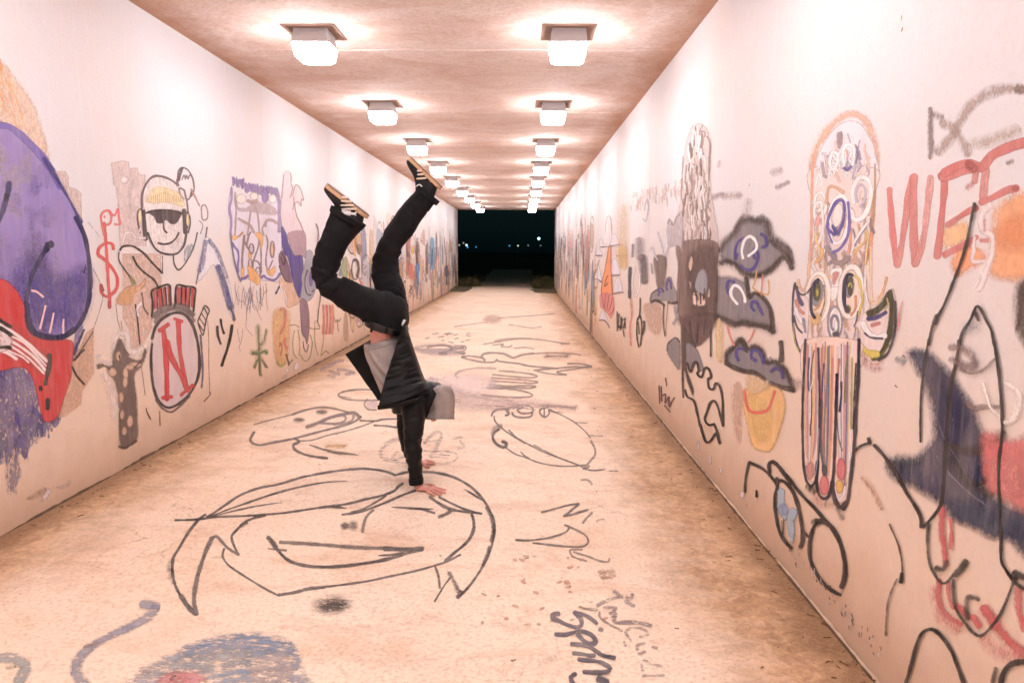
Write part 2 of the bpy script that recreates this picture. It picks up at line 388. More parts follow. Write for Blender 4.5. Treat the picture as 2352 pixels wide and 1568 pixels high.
def spline(p, closed=False, step=14.0):
    n = len(p)
    if n < 3 and not closed:
        (a, b) = p; L = math.hypot(b[0] - a[0], b[1] - a[1]); k = max(1, int(L / step))
        return [(a[0] + (b[0] - a[0]) * i / k, a[1] + (b[1] - a[1]) * i / k) for i in range(k + 1)]
    out = []; rng = n if closed else n - 1
    for i in range(rng):
        p1, p2 = p[i % n], p[(i + 1) % n]
        p0 = p[(i - 1) % n] if (closed or i > 0) else p1
        p3 = p[(i + 2) % n] if (closed or i + 2 < n) else p2
        L = math.hypot(p2[0] - p1[0], p2[1] - p1[1]); k = max(1, min(16, int(L / step)))
        for j in range(k):
            t = j / k; t2, t3 = t * t, t * t * t
            out.append(tuple(0.5 * (2 * p1[c] + (p2[c] - p0[c]) * t + (2 * p0[c] - 5 * p1[c] + 4 * p2[c] - p3[c]) * t2
                             + (3 * p1[c] - p0[c] - 3 * p2[c] + p3[c]) * t3) for c in (0, 1)))
    if not closed: out.append(p[-1])
    return out
BOOST = (1.0, 1.0, 1.0)
def ink(h, a):
    c = hexc(h); lum = sum(c) / 3; g = 0.26 + 0.70 * min(1.0, lum / 0.22)
    return tuple(min(.85, lum * .0 + v * g) for v in c) + (a,)
INKGAIN = 0.80
RNGP = random.Random(77)
def put(x, y, off):
    q = P['surf'].proj(P['x0'] + x * P['s'], P['y0'] + y * P['s']); return q + P['surf'].n * off
def S(col, w, pts, a=1.0, soft=0.3, closed=False, wear=None, sharp=False, taper=False):
    """a sprayed or brushed line"""
    p = pt(pts) if isinstance(pts, str) else pts
    c = p if sharp and len(p) > 2 else spline(p, closed, max(6.0, w * 0.45))
    if sharp and len(p) > 2:
        q = []
        for i in range(len(p) - 1): q += spline([p[i], p[i + 1]], False, max(6.0, w * .5))[:-1]
        c = q + [p[-1]]
    if closed: c = c + [c[0]]
    n = len(c); 
    if n < 2: return
    ws = P['w'] if wear is None else wear
    d = [0.0]
    for i in range(1, n): d.append(d[-1] + math.hypot(c[i][0] - c[i - 1][0], c[i][1] - c[i - 1][1]))
    L = d[-1] or 1; w *= 1.22 if P['surf'] is S_F else 1.08; P['surf'].lay += 1
    base = 0.0006 + P['surf'].lay * 0.000007; r = w * 0.5
    co = ink(col, a); v0 = len(P['vs']); s_ = min(1.05, soft * 1.05 + 0.05); a = min(1, a * 1.15)
    ph = RNGP.random() * 50
    if not closed:                                     # round caps: insert end rows
        rows = [(c[0], 0, 0.02, -r * .9), (c[0], 0, 0.75, -r * .5)] + [(c[i], i, 1, 0) for i in range(n)] + [(c[-1], n - 1, 0.75, r * .5), (c[-1], n - 1, 0.02, r * .9)]
    else: rows = [(c[i], i, 1, 0) for i in range(n)]
    for (q, i, k, sh) in rows:
        i0, i1 = max(0, i - 1), min(n - 1, i + 1)
        if closed and (i == 0 or i == n - 1): tx, ty = c[1][0] - c[n - 2][0], c[1][1] - c[n - 2][1]
        else: tx, ty = c[i1][0] - c[i0][0], c[i1][1] - c[i0][1]
        m = math.hypot(tx, ty) or 1; tx, ty = tx / m, ty / m
        x, y = q[0] + tx * sh, q[1] + ty * sh
        wob = 1 + 0.10 * math.sin(d[i] / (w * 1.7 + 9) + ph) + 0.07 * math.sin(d[i] / (w * 0.6 + 4) + 2 * ph)
        if taper: wob *= max(0.15, math.sin(math.pi * min(1, max(0, 0.06 + 0.9 * d[i] / L))) ** 0.6)
        hw = r * k * wob; off = base + 0.000006 * d[i] / L
        for f, al in ((-1 - s_ * 0.6, 0), (-1 + s_ * 0.8, 1), (1 - s_ * 0.8, 1), (1 + s_ * 0.6, 0)):
            P['vs'].append(put(x - ty * hw * f, y + tx * hw * f, off))
            P['ink'].append(co[:3] + (co[3] * al * (1 if k > 0.1 else 0),)); P['wear'].append(ws)
    m = len(rows)
    for i in range(m - 1):
        for k in range(3):
            b = v0 + i * 4 + k; P['fs'].append((b, b + 1, b + 5, b + 4))
def F(col, pts, a=1.0, soft=5.0, wear=None, smooth=True):
    """a filled patch with a soft rim"""
    p = pt(pts) if isinstance(pts, str) else pts
    c = spline(p, True, 24.0) if smooth else p
    ws = P['w'] if wear is None else wear
    soft = soft * 1.4 + 2
    P['surf'].lay += 1; off = 0.0006 + P['surf'].lay * 0.000007; co = ink(col, a); n = len(c)
    area = sum(c[i][0] * c[(i + 1) % n][1] - c[(i + 1) % n][0] * c[i][1] for i in range(n)); sg = 1 if area > 0 else -1
    inn, out = [], []
    for i in range(n):
        tx, ty = c[(i + 1) % n][0] - c[i - 1][0], c[(i + 1) % n][1] - c[i - 1][1]
        m = math.hypot(tx, ty) or 1; nx, ny = sg * ty / m, -sg * tx / m
        inn.append((c[i][0] - nx * soft * .5, c[i][1] - ny * soft * .5)); out.append((c[i][0] + nx * soft * .5, c[i][1] + ny * soft * .5))
    v0 = len(P['vs'])
    for (x, y) in inn: P['vs'].append(put(x, y, off)); P['ink'].append(co); P['wear'].append(ws)
    for (x, y) in out: P['vs'].append(put(x, y, off)); P['ink'].append(co[:3] + (0.0,)); P['wear'].append(ws)
    for t in tessellate_polygon([[Vector((x, y, 0)) for x, y in inn]]): P['fs'].append(tuple(v0 + k for k in t))
    for i in range(n):
        j = (i + 1) % n; P['fs'].append((v0 + i, v0 + j, v0 + n + j, v0 + n + i))
def ell(cx, cy, rx, ry, n=14, rot=0, a0=0, a1=360):
    r = math.radians(rot); o = []
    full = abs(a1 - a0) >= 360; m = n if full else n + 1
    for i in range(m):
        t = math.radians(a0 + (a1 - a0) * i / n); x, y = rx * math.cos(t), ry * math.sin(t)
        o.append((cx + x * math.cos(r) - y * math.sin(r), cy + x * math.sin(r) + y * math.cos(r)))
    return o
def jag(x0, y0, x1, y1, n, amp, rnd):
    return [(x0 + (x1 - x0) * i / n, y0 + (y1 - y0) * i / n + rnd.uniform(-amp, amp)) for i in range(n + 1)]

BLK = '#2e211f'; BRN = '#6b5450'
# ---- left wall -----------------------------------------------------------------------------------
frame(0, 883, 1024)
G(S_L, 'purple_hat', 'huge purple domed hat with navy outline and pocket loop')
frame(0, 200, 1024)
F('#eecbb0', '-80,40 0,95 100,205 200,345 290,480 350,620 400,780 430,900 455,1050 380,970 250,810 100,700 -80,680', .7, 30, .28)
for k in range(64):
    r = RNGP; y = r.uniform(90, 960); xm = max(10, (y - 60) * .47); x = r.uniform(-30, xm * .96)
    if y > 640 and x < (y - 640) * 1.0: continue
    S(r.choice(['#eeb987', '#ecb07a', '#f3cfae', '#e8a56a', '#f6dcc6']), r.uniform(8, 15), [(x, y), (x + r.uniform(8, 22), y + r.uniform(30, 60)), (x + r.uniform(16, 44), y + r.uniform(60, 110))], .75, .5, wear=.2)
frame(0, 883, 1024)
F('#9181ba', '-200,-905 20,-900 110,-870 250,-760 400,-580 520,-450 620,-300 700,-100 760,60 800,230 830,400 830,560 820,740 770,900 700,1010 560,1065 300,1050 240,900 -200,700', 1, 14, .0)
r = RNGP
for k in range(70):
    x = r.uniform(-120, 760); y = r.uniform(-780, 950)
    if x > 330 + (y + 700) * .33 and y < 300: continue
    if y > 480 and x < 260: continue
    if x > 700: continue
    up_ = max(0, min(1, (200 - y) / 900))
    S(r.choice(['#a894c0', '#b7a5c6', '#c0b2c8'] if r.random() < up_ else ['#7d6db0', '#7466ac', '#8b7bb8', '#9a89be', '#6f63aa']), r.uniform(60, 150), [(x, y), (x + r.uniform(-30, 50), y + r.uniform(30, 90)), (x + r.uniform(-30, 60), y + r.uniform(90, 200))], r.uniform(.2, .45), 1.0, wear=.3)
F('#6156a2', '-200,480 100,560 300,300 520,500 800,420 820,700 700,960 400,1010 250,900 -200,740', .55, 90)
F('#5d56a0', '-200,1330 150,1345 260,1420 300,1520 340,1700 430,1800 560,1650 700,1010 760,960 700,1240 640,1400 560,1800 500,1900 440,1840 300,1980 230,2180 130,2080 -200,2240', .95, 12, .32)
frame(0, 1566, 1024)
for q in ('#5a4f9a|-200,-300 380,-160 560,160 480,300 400,400 300,480 250,560 260,640 220,640 200,560 120,610 -200,640', '#57598c|60,600 160,600 190,760 140,880 150,930 90,945 60,870', '#60628f|-60,380 60,420 50,560 -60,640'):
    c_, p_ = q.split('|'); F(c_, p_, .85, 16, .42)
for k in range(40):
    x = r.uniform(-20, 480); y = r.uniform(250, 560 - x * .55)
    S(r.choice(['#5a4f9a', '#6f78a6', '#4c4f90', '#7d83a8']), r.uniform(14, 30), [(x, y), (x + r.uniform(-10, 10), y + r.uniform(40, 110))], .7, .6, wear=.4)
sub('outline')
frame(0, 200, 1024)
S('#7566ac', 60, '-60,690 60,700 150,750 260,850 400,1000 480,1120 560,1260', .95, .25)
S('#4a4590', 44, '400,1000 480,1110 560,1230 640,1360 700,1480 740,1580', .95, .25)
frame(0, 883, 1024)
S('#2b2f72', 38, '690,-30 750,80 790,200 820,400 826,560 815,730 770,870 700,980 600,1050 470,1075 370,1060 280,1000 245,900 236,780 255,630 300,480 360,360 430,250', 1, .18)
S('#232c6e', 52, '240,760 250,900 300,1010 400,1060 560,1070 680,1000', .9, .3)
S('#1f2a66', 62, '420,270 440,225 470,215', 1, .2)
S('#3a3e80', 22, '770,1000 730,1090 700,1150 680,1230', .8, .4)
S('#4a4f8e', 14, '655,1290 640,1450 580,1620 540,1750 530,1820', .6, .4)
frame(0, 200, 1024)
S('#3b3f80', 44, '80,1220 70,1310 45,1400 10,1520 -30,1600', .9, .3)
S('#24284a', 34, '60,1330 55,1380', .8, .5)
frame(0, 883, 1024)
sub('scratch_marks')
for p_ in ('290,640 340,655 395,700', '415,780 395,870 365,990', '490,850 475,930 455,1025', '582,905 578,960 580,1030'): S('#efc9bf', 17, p_, 1, .15)
G(S_L, 'red_shape', 'big red curved shape with white streaks and black drips')
F('#c23f42', '-200,500 0,530 90,580 170,670 220,780 225,900 260,1020 360,1080 500,1100 660,1105 665,1280 655,1420 600,1600 530,1790 430,1850 380,1780 330,1560 290,1430 240,1360 150,1345 0,1380 -200,1400', 1, 12)
F('#cf6a66', '0,940 200,1000 450,1290 400,1400 200,1300 0,1150', .35, 60)
for p_, w_ in (('0,950 60,985 180,1070 300,1170 430,1290', 30), ('-20,1060 90,1100 220,1180 330,1270 410,1370', 26), ('40,1120 160,1190 280,1280 400,1400', 20), ('10,1150 90,1200 200,1250 260,1300', 16), ('60,1040 200,1110 300,1200 420,1330', 16), ('-20,1190 60,1210 150,1270', 26)):
    S('#f3e4e6', w_, p_, .92, .3, wear=.18)
F('#e9dcdf', '-30,990 60,1030 110,1100 60,1180 -30,1190', .9, 20, .3)
sub('black_drips')
S('#222a26', 30, '-20,900 50,950 95,975', 1, .2); S('#222a26', 34, '0,985 50,1015 100,1050', 1, .2); S('#222a26', 30, '-10,1165 50,1160 95,1165', .9, .3)
S('#161f1c', 38, '448,1230 455,1290 440,1380 425,1440 415,1500', 1, .15, wear=.05); S('#161f1c', 34, '368,1525 372,1550', 1, .2)
S('#161f1c', 36, '436,1640 436,1700 432,1725', 1, .15)
G(S_L, 'beige_paint_over', 'pale beige rollered patches covering older paint')
frame(0, 200, 1024)
F('#e0cdc9', '1020,1040 1130,1020 1180,1030 1185,1085 1260,1085 1270,1140 1330,1145 1340,1800 1100,1800 1080,1400 1060,1250 1040,1240', .75, 10, 0, False)
F('#f4e6e6', ell(1138, 1192, 34, 32), .9, 24)
F('#dcc9c2', '500,1110 600,1115 625,1170 630,1255 700,1280 745,1320 745,1560 700,1480 620,1330', .7, 8, 0, False)
frame(0, 883, 1024)
F('#e2bfae', '1120,300 1480,300 1480,600 1400,620 1400,980 1290,1180 1220,1170 1180,1010 1130,900', .55, 12, 0, False)
F('#d9b096', '860,980 860,1400 760,1560 740,1690 600,1790 530,1810 580,1640 650,1460 660,1300 720,1180 780,1040', .6, 10, .05, False)
G(S_L, 'red_dollar_sign', 'red sprayed dollar sign with a small loop head above')
S('#cc5250', 26, '955,20 962,100 975,250 985,420 995,600 1005,700 1005,790', 1, .3)
S('#cc5250', 26, '1040,260 1030,215 970,205 910,250 900,310 950,350 1010,410 1070,510 1075,600 1040,660 980,695 930,660 925,600', 1, .3)
S('#b53b40', 34, '925,590 940,640', 1, .3); S('#b53b40', 26, '1003,740 1003,800', 1, .3)
frame(0, 200, 1024)
S('#df7674', 20, '955,1700 935,1600 925,1530 950,1485 1000,1480 1020,1530 1010,1590 970,1610', .9, .4)
S('#df7674', 18, '1000,1490 1050,1520 1080,1460 1090,1540 1100,1600 1050,1600', .85, .5); S('#d86c6a', 14, '958,1525 958,1540', 1, .3)
G(S_L, 'drummer', 'cartoon drummer in headphones and sunglasses behind a bass drum')
frame(0, 200, 1024)
F('#f6e8e6', '1310,1350 1350,1220 1450,1160 1600,1210 1700,1320 1720,1480 1700,1700 1640,1850 1540,1880 1440,1840 1360,1740 1330,1500', .75, 10)
S('#6f5c62', 19, '1305,1520 1300,1350 1335,1240 1400,1165 1480,1162 1560,1190 1625,1235', 1, .25)
S('#6a585c', 22, '1625,1195 1630,1245', 1, .3)
S('#7d696d', 14, '1625,1250 1630,1180 1640,1110 1675,1080 1730,1110 1770,1190 1780,1290 1750,1350', .9, .3)
S('#6c5a60', 24, '1672,1085 1650,1150 1640,1200', .8, .5)
S('#8a7779', 11, '1670,1190 1690,1150 1700,1190 1710,1150 1725,1185 1740,1150 1765,1170', .8, .4)
S('#7d696d', 14, '1640,1270 1690,1290 1710,1370 1740,1360 1760,1290', .8, .3); S('#8a7779', 12, '1640,1280 1660,1340 1690,1370', .7, .3)
S('#b5887e', 14, '1755,1280 1790,1350 1830,1430', .8, .4); S('#7d696d', 15, '1690,1290 1715,1400 1725,1500 1720,1640', .9, .3)
S('#9a8482', 11, '1850,1500 1850,1440 1880,1425 1905,1480 1900,1550 1860,1560 1850,1500', .8, .3)
sub('yellow_fringe')
F('#f3dcae', '1340,1400 1370,1320 1420,1265 1520,1265 1620,1300 1670,1360 1690,1440 1600,1415 1500,1400 1420,1410 1360,1400', .7, 14, .12)
for k in range(16): S('#eccb8e', 8, [(1370 + k * 19, 1300 + abs(k - 7) * 7), (1366 + k * 19, 1395)], .5, .5)
sub('sunglasses')
F('#5a4b4f', '1350,1485 1500,1470 1660,1490 1650,1540 1620,1590 1570,1600 1520,1560 1490,1590 1440,1590 1410,1530', 1, 8)
S('#4f4145', 16, '1340,1500 1400,1478 1500,1470 1600,1478 1670,1500', 1, .3)
sub('headphones')
S('#5b4c50', 34, '1318,1480 1320,1560 1325,1650 1335,1740', 1, .3); S('#5b4c50', 34, '1688,1470 1695,1560 1700,1680', 1, .3)
S('#594a4e', 14, '1290,1460 1262,1490 1262,1570 1285,1680', 1, .3); S('#594a4e', 14, '1715,1490 1740,1530 1745,1600 1725,1680', 1, .3)
F('#f3dcae', ell(1283, 1530, 14, 60), .9, 6); F('#f3dcae', ell(1722, 1560, 12, 55), .9, 6)
frame(0, 883, 1024)
sub('face_lines')
S('#5a4a4b', 17, '1500,-10 1500,50 1510,90 1530,110', 1, .3); S('#4e3f40', 17, '1450,205 1500,215 1560,205 1610,165 1640,110', 1, .25)
S('#54484a', 17, '1355,110 1390,200 1440,270 1500,300 1580,310 1640,290 1690,220 1710,120', 1, .25)
S('#7d6a6a', 10, '1490,320 1490,400 1490,470', .8, .3); S('#5f4f50', 13, '1590,320 1600,400 1640,450 1700,390 1760,280 1790,200 1810,110', .9, .3)
F('#8fa0b4', '1690,320 1700,250 1760,210 1780,240 1740,330 1690,380', .65, 12, .4)
sub('body_lines')
S('#3e3230', 18, '1100,270 1130,235 1220,235 1320,300 1400,390 1490,480', 1, .2)
S('#57473f', 13, '1090,290 1090,360 1130,430 1180,500 1220,560', .9, .3); F('#8a8a5c', '1190,500 1230,540 1250,580 1210,585', .9, 8)
S('#3e3230', 17, '1218,330 1260,410 1330,480 1410,540 1445,600', 1, .2); S('#6a5a56', 11, '1300,660 1310,720 1320,800 1360,860', .9, .3)
S('#6a5a56', 12, '1900,60 1880,200 1850,350 1820,480 1800,580', .9, .3); S('#7d7a90', 9, '1830,0 1860,40 1840,120', .6, .3)
S('#4f4545', 13, '1240,770 1255,860 1270,1000 1283,1140', .9, .2)
F('#dda878', '1060,740 1110,650 1190,600 1280,590 1330,530 1320,600 1230,680 1200,760 1110,775', .7, 10, .15)
S('#f6e6ea', 20, '1130,200 1150,120 1210,110 1240,150 1330,160', .8, .5); S('#f6e6ea', 24, '1265,870 1260,800 1290,760', .8, .5); S('#f4e2e4', 16, '1290,60 1260,150 1270,220 1330,220', .7, .5)
sub('drum_keys')
for i in range(4):
    x = 1400 + i * 44; F('#b84c4e', [(x + 4, 640 - i * 12), (x + 36, 628 - i * 12), (x + 44, 790 - i * 10), (x + 14, 815 - i * 8)], 1, 6, 0, False)
    x = 1620 + i * 44; F('#b84c4e', [(x + 2, 605 + i * 4), (x + 34, 610 + i * 4), (x + 30, 770 + i * 12), (x, 755 + i * 12)], 1, 6, 0, False)
S('#3c3030', 20, '1395,880 1400,760 1390,650 1450,615 1550,590 1560,700 1570,790', 1, .25)
for q in ('1440,640 1445,810', '1480,625 1495,800', '1515,610 1530,790'): S('#3c3030', 13, q, 1, .3)
S('#3c3030', 18, '1610,760 1620,600 1700,602 1790,620 1785,720 1775,830', 1, .25)
for q in ('1665,610 1662,770', '1705,615 1700,790', '1745,620 1735,800'): S('#3c3030', 13, q, 1, .3)
S('#6f6062', 50, '1410,880 1480,820 1580,790 1680,800 1770,860', .85, .6, wear=.25)
sub('bass_drum', 'grey oval bass drum with a red letter N')
F('#d5c4c6', '1400,1060 1420,960 1500,880 1600,850 1690,870 1750,950 1800,1060 1830,1200 1830,1350 1810,1470 1760,1560 1690,1640 1600,1700 1530,1710 1460,1660 1420,1580 1395,1450 1385,1250', 1, 8, .03)
S('#55474a', 26, '1395,1080 1430,970 1500,890 1600,845 1690,860 1760,940 1800,1060 1825,1200 1830,1350 1810,1460', 1, .3)
S('#5d4f52', 22, '1810,1460 1760,1560 1690,1640 1600,1700 1530,1712 1460,1660 1420,1570 1395,1440 1385,1250 1395,1130', .95, .4)
S('#7b6c6e', 18, '1430,1640 1490,1720 1570,1755 1650,1700 1740,1610', .8, .6); S('#6b6a8a', 18, '1840,1050 1855,1250 1860,1400 1850,1530', .7, .5)
S('#8f7f80', 30, '1420,930 1500,850 1600,810 1700,830 1780,920', .6, .6)
sub('letter_n', 'red letter N')
S('#c4494b', 44, '1495,985 1510,1100 1525,1300 1530,1500 1530,1640', 1, .15)
S('#c4494b', 34, '1460,1010 1545,950', 1, .2); S('#c4494b', 30, '1490,1625 1575,1615', 1, .2)
S('#c4494b', 40, '1635,930 1640,1050 1650,1200 1680,1380 1700,1500 1720,1560', 1, .15)
S('#c4494b', 30, '1600,900 1670,925', 1, .2); S('#c4494b', 32, '1660,1600 1770,1510', 1, .2)
S('#c4494b', 46, '1530,1110 1560,1220 1610,1330 1670,1430 1720,1560', 1, .2)
G(S_L, 'blue_white_leg', 'blue and white patchy bent limb beside the drummer')
F('#e9e6ee', '1880,160 1930,170 2000,280 2060,420 2110,600 2140,760 2150,920 2100,820 2040,640 1990,480 1960,400 1900,470 1840,540 1810,560 1840,430 1860,300', .9, 10, .1)
S('#5b63a0', 44, '1885,190 1870,290 1850,400 1830,460', .8, .4, wear=.35); S('#4a4f96', 52, '2000,420 2050,560 2090,700 2120,800', .9, .4, wear=.3); S('#5f6ea0', 34, '1920,180 1990,280 2040,400 2080,520', .7, .4, wear=.4); S('#47507a', 26, '2110,790 2140,860 2150,910', .9, .4, wear=.2)
G(S_L, 'drumstick', 'striped drumstick sketched in black outline')
S('#574a4b', 11, '1815,920 1850,840 1880,780 1920,820 1905,870 1890,920 1875,1000 1860,1050 1830,980 1815,930', 1, .3)
for q in ('1835,900 1875,960', '1850,850 1890,915', '1872,800 1905,860', '1825,945 1862,1010'): S('#574a4b', 9, q, .9, .3)
S('#c99a7c', 8, '1905,920 1915,1100 1915,1300 1925,1600', .6, .4)
G(S_L, 'black_dashes', 'three black sprayed dashes like a smile')
S('#352a29', 22, '1995,970 2000,1050 2025,1130', 1, .2); S('#352a29', 20, '2025,905 2035,970 2055,1035', 1, .2)
S('#352a29', 26, '2130,960 2115,1060 2085,1180 2050,1280 2035,1330', 1, .2)
G(S_L, 'grey_spotted_figure', 'grey spotted figure haloed in white overspray')
S('#f5e6e2', 60, '1060,1290 1055,1180 1060,1080 1100,1030 1160,1050 1170,1130 1190,1200 1260,1200 1330,1150', .75, .9)
S('#f5e8ea', 44, '1000,1310 930,1280 900,1240', .5, .9); S('#f3e3e0', 70, '960,1400 1000,1500 1040,1650 1060,1800', .55, .9)
F('#7a6761', '1040,1200 1090,1080 1130,1120 1150,1200 1200,1260 1290,1275 1330,1170 1345,1200 1300,1330 1230,1420 1250,1600 1260,1800 1255,2000 1150,2080 1110,2070 1090,1900 1090,1700 1060,1500 1000,1400 960,1340 890,1360 880,1320 920,1310 1020,1330', .88, 16, .04)
S('#6a5853', 22, '1090,2070 1150,2085 1250,2020', .7, .5)
for cx, cy, rx, ry in ((1085, 1240, 24, 44), (1150, 1400, 24, 60), (1145, 1480, 22, 50), (1030, 1390, 40, 40), (1110, 1620, 20, 50), (1120, 1780, 20, 44), (1190, 1840, 28, 54), (1140, 1930, 22, 40), (1240, 1320, 60, 22), (1190, 1345, 40, 26)): F('#d8b7a2', ell(cx, cy, rx, ry, 10), .85, 12)
S('#4f4241', 12, '1092,1235 1094,1265', 1, .3)
for q in ('1140,1180 1180,1230', '1290,1290 1230,1350'): S('#6a5853', 16, q, .7, .5)
G(S_L, 'black_angle_lines', 'thin black angled lines beside the purple hat')
S('#3a302f', 20, '680,1280 730,1220 770,1185', 1, .3); S('#3a302f', 18, '660,1340 700,1420 770,1500', .9, .3); S('#55494a', 11, '690,1260 760,1160 850,1020', .9, .3); S('#8a7a78', 6, '850,440 920,580 940,700 900,860 850,1000', .6, .3)
S('#7b9090', 9, '800,10 870,90 910,150', .3, .3)
for q in ('1060,760 1080,920 1110,1010', '1110,920 1120,1000', '1295,1330 1330,1600'): S('#b58e7c', 8, q, .6, .3)
frame(0, 1566, 1024)
S('#5b4a40', 10, '1340,150 1345,180 1380,250', .8, .3); S('#8a6a58', 9, '1465,180 1468,310', .7, .3); S('#5b4a40', 9, '1925,0 1925,30 1870,90', .8, .3)
F('#8c6a60', '240,985 300,940 400,880 440,910 380,960 300,985', .35, 20, .3); F('#efe2e6', '345,1020 380,980 430,900 470,890 440,960 390,1000', .9, 8, .35)
F('#ecdcdc', '480,880 560,860 650,810 650,850 560,890', .6, 8, .45)
# purple patchwork figure
G(S_L, 'patchwork_face', 'square lilac and orange patchwork with purple fringe')
frame(880, 600, 512)
F('#dcd6e4', '200,700 300,560 420,640 600,640 800,700 980,720 1080,850 1110,1000 1110,2300 900,2400 700,2380 400,2360 330,2250 260,2000 180,1600 200,1300 150,1080', .95, 18, .05)
for k in range(46):
    x = 225 + k * 18.5; y0 = 560 + (x - 225) * .18 - (60 if x < 430 else 0); S(RNGP.choice(['#8a72b0', '#9580b6', '#a08cbc', '#8d8aa6']), 24, [(x, y0 + RNGP.uniform(-20, 30)), (x + 6, y0 + RNGP.uniform(100, 190))], .8, .5)
S('#9a86b8', 40, '205,700 205,900 170,1050 175,1150 200,1300 190,1560', .9, .4); F('#9580b4', ell(820, 850, 62, 130), .85, 24); S('#a492c0', 60, '1040,760 1080,1000 1080,1500', .7, .6)
F('#c9b6b6', '280,900 330,1050 480,1060 600,960 700,960 900,1000 1030,1100 1030,1190 720,1170 560,1130 330,1110', .6, 26)
F('#f8e6dc', ell(380, 900, 90, 90), .9, 30); F('#f8e6dc', ell(620, 850, 70, 70), .9, 24); F('#f8e8e4', ell(960, 900, 70, 80), .9, 24)
S('#a98f8e', 50, '500,930 580,960 680,930', .85, .5); S('#b79f9c', 44, '330,1260 450,1330 540,1380 620,1520', .8, .4); S('#b59c9c', 48, '830,1400 850,1300 950,1290 1030,1340', .8, .4)
for q in ('275,780 270,900 290,1100 280,1300 270,1560', '560,1120 540,1250 520,1400 500,1566', '630,1020 680,1150 700,1300 720,1566', '800,1566 770,1450 830,1330'): S('#ad9794', 30, q, .8, .4)
frame(880, 941, 512)
for q, w_ in (('440,0 430,100 410,300 400,500 410,620', 40), ('480,200 520,20 560,-60', 34), ('720,20 700,200 650,350 620,440', 32), ('740,150 750,400 745,640 730,760', 26), ('840,0 870,150 840,400 840,560', 26), ('600,470 680,480 730,560 750,680', 30), ('440,0 450,120 520,260 590,330', 30), ('960,460 920,560 880,640', 24), ('610,440 600,700 640,800', 20)): S('#8f7876', w_, q, .85, .35)
S('#8f7876', 30, ell(955, 260, 34, 150), .85, .35, True); F('#f3c396', ell(950, 260, 20, 100), .9, 16)
for cx, cy, rx, ry in ((570, 250, 44, 90), (550, 530, 34, 90), (690, 700, 46, 110)): S('#857070', 24, ell(cx, cy, rx, ry), .85, .35, True); F('#d6cdd8', ell(cx, cy + 10, rx * .7, ry * .6), .8, 14)
for q in ('220,0 330,20 420,-60 260,90', '520,310 580,370 550,440 520,400', '510,560 620,620 720,760 740,800 690,920 640,880 530,800 510,680', '850,560 900,650 1000,570 1000,680 940,750 860,680', '385,600 430,600 430,780 390,790', '640,-20 760,-40 780,150 740,260 730,120'): F('#f0b66e', q, .8, 24, .1)
S('#7766a6', 34, '220,140 260,210 320,290 335,420 320,560 330,680', .9, .3); S('#7766a6', 44, '380,800 440,790 510,740', .9, .3); S('#7766a6', 40, '760,780 800,740 850,790 1000,820 1100,700', .85, .35); S('#6f7090', 30, '190,0 210,150 250,430 300,640 350,800 380,850', .7, .4)
for k in range(26):
    x = RNGP.uniform(260, 860); y = RNGP.uniform(850, 1100); S(RNGP.choice(['#8b8ba0', '#a08f8c', '#7d88a0', '#c9a890']), RNGP.uniform(7, 14), [(x, y), (x + RNGP.uniform(-30, 30), y + 120), (x + RNGP.uniform(-50, 50), y + RNGP.uniform(200, 420))], .7, .3)
S('#8a7a80', 10, '270,870 280,1050 330,1190 440,1230 480,1330 480,1560', .8, .3); S('#c48f70', 9, '560,950 600,1200 680,1400 760,1560', .7, .3); S('#8a9a9c', 10, '340,930 270,1200 240,1400', .4, .3)
G(S_L, 'winged_purple_figure', 'tall mauve and purple winged figure with a ringed disc')
frame(880, 600, 512)
F('#dccdd2', '1120,880 1150,600 1170,430 1240,380 1290,440 1300,620 1330,720 1290,870 1340,800 1360,680 1400,640 1470,690 1520,850 1530,930 1480,940 1490,1030 1400,960 1370,1000 1410,1200 1500,1400 1560,1700 1250,1800 1120,1300', .9, 12, .05)
for q in ('1130,880 1150,620 1165,450', '1290,420 1305,520 1300,620 1330,700 1280,880', '1330,830 1360,700 1400,640 1470,720 1520,860 1530,930 1490,900 1480,1030 1440,960 1370,990 1400,1200 1470,1360 1530,1500', '1350,850 1350,1000 1330,1100'): S('#a88886', 16, q, .85, .4)
frame(880, 941, 512)
F('#a98d9a', '1250,-40 1540,-60 1580,300 1560,420 1500,380 1400,370 1300,250 1270,120', .9, 14, .1)
F('#544896', '1120,-150 1200,-60 1250,120 1300,260 1380,370 1500,380 1530,600 1500,760 1490,1000 1460,1160 1420,1100 1340,880 1300,700 1240,420 1150,280', 1, 14)
F('#7e5f76', '1070,380 1130,280 1200,380 1250,520 1290,700 1320,870 1240,850 1150,740 1090,580', 1, 10); S('#5b4750', 20, '1080,560 1140,740 1220,850 1320,900', .9, .3); S('#4d4048', 22, '1110,400 1160,540 1190,450 1130,330', .9, .3)
F('#9a9ba6', '1580,320 1640,270 1700,330 1750,500 1760,900 1720,1080 1660,1180 1580,1210 1480,1150 1500,900 1540,600', .95, 16, .06)
S('#6e6070', 30, '1600,640 1560,800 1570,1000 1640,1100 1720,1000', .8, .4); S('#aaa9b8', 34, '1590,760 1580,900 1620,1050 1690,1060', .9, .4); F('#6d5fa8', ell(1665, 800, 34, 140), .9, 16)
F('#86687a', '1465,1190 1580,1200 1630,1400 1640,1700 1620,1880 1590,2000 1560,1900 1500,1800 1480,1560', 1, 10, .06)
F('#e2bda4', '1100,780 1200,850 1330,900 1400,1080 1460,1170 1440,1250 1340,1300 1220,1310 1180,1050 1090,950', .8, 14); S('#4a4278', 34, '1080,945 1050,1010 1020,1070', 1, .25); S('#f7eaec', 24, '1130,880 1110,960 1160,1050', .9, .4); S('#f7eaec', 22, '1200,960 1180,1060 1220,1200 1210,1280', .8, .5); S('#f4e6e6', 30, '1010,1500 1100,1440 1180,1420', .8, .5)
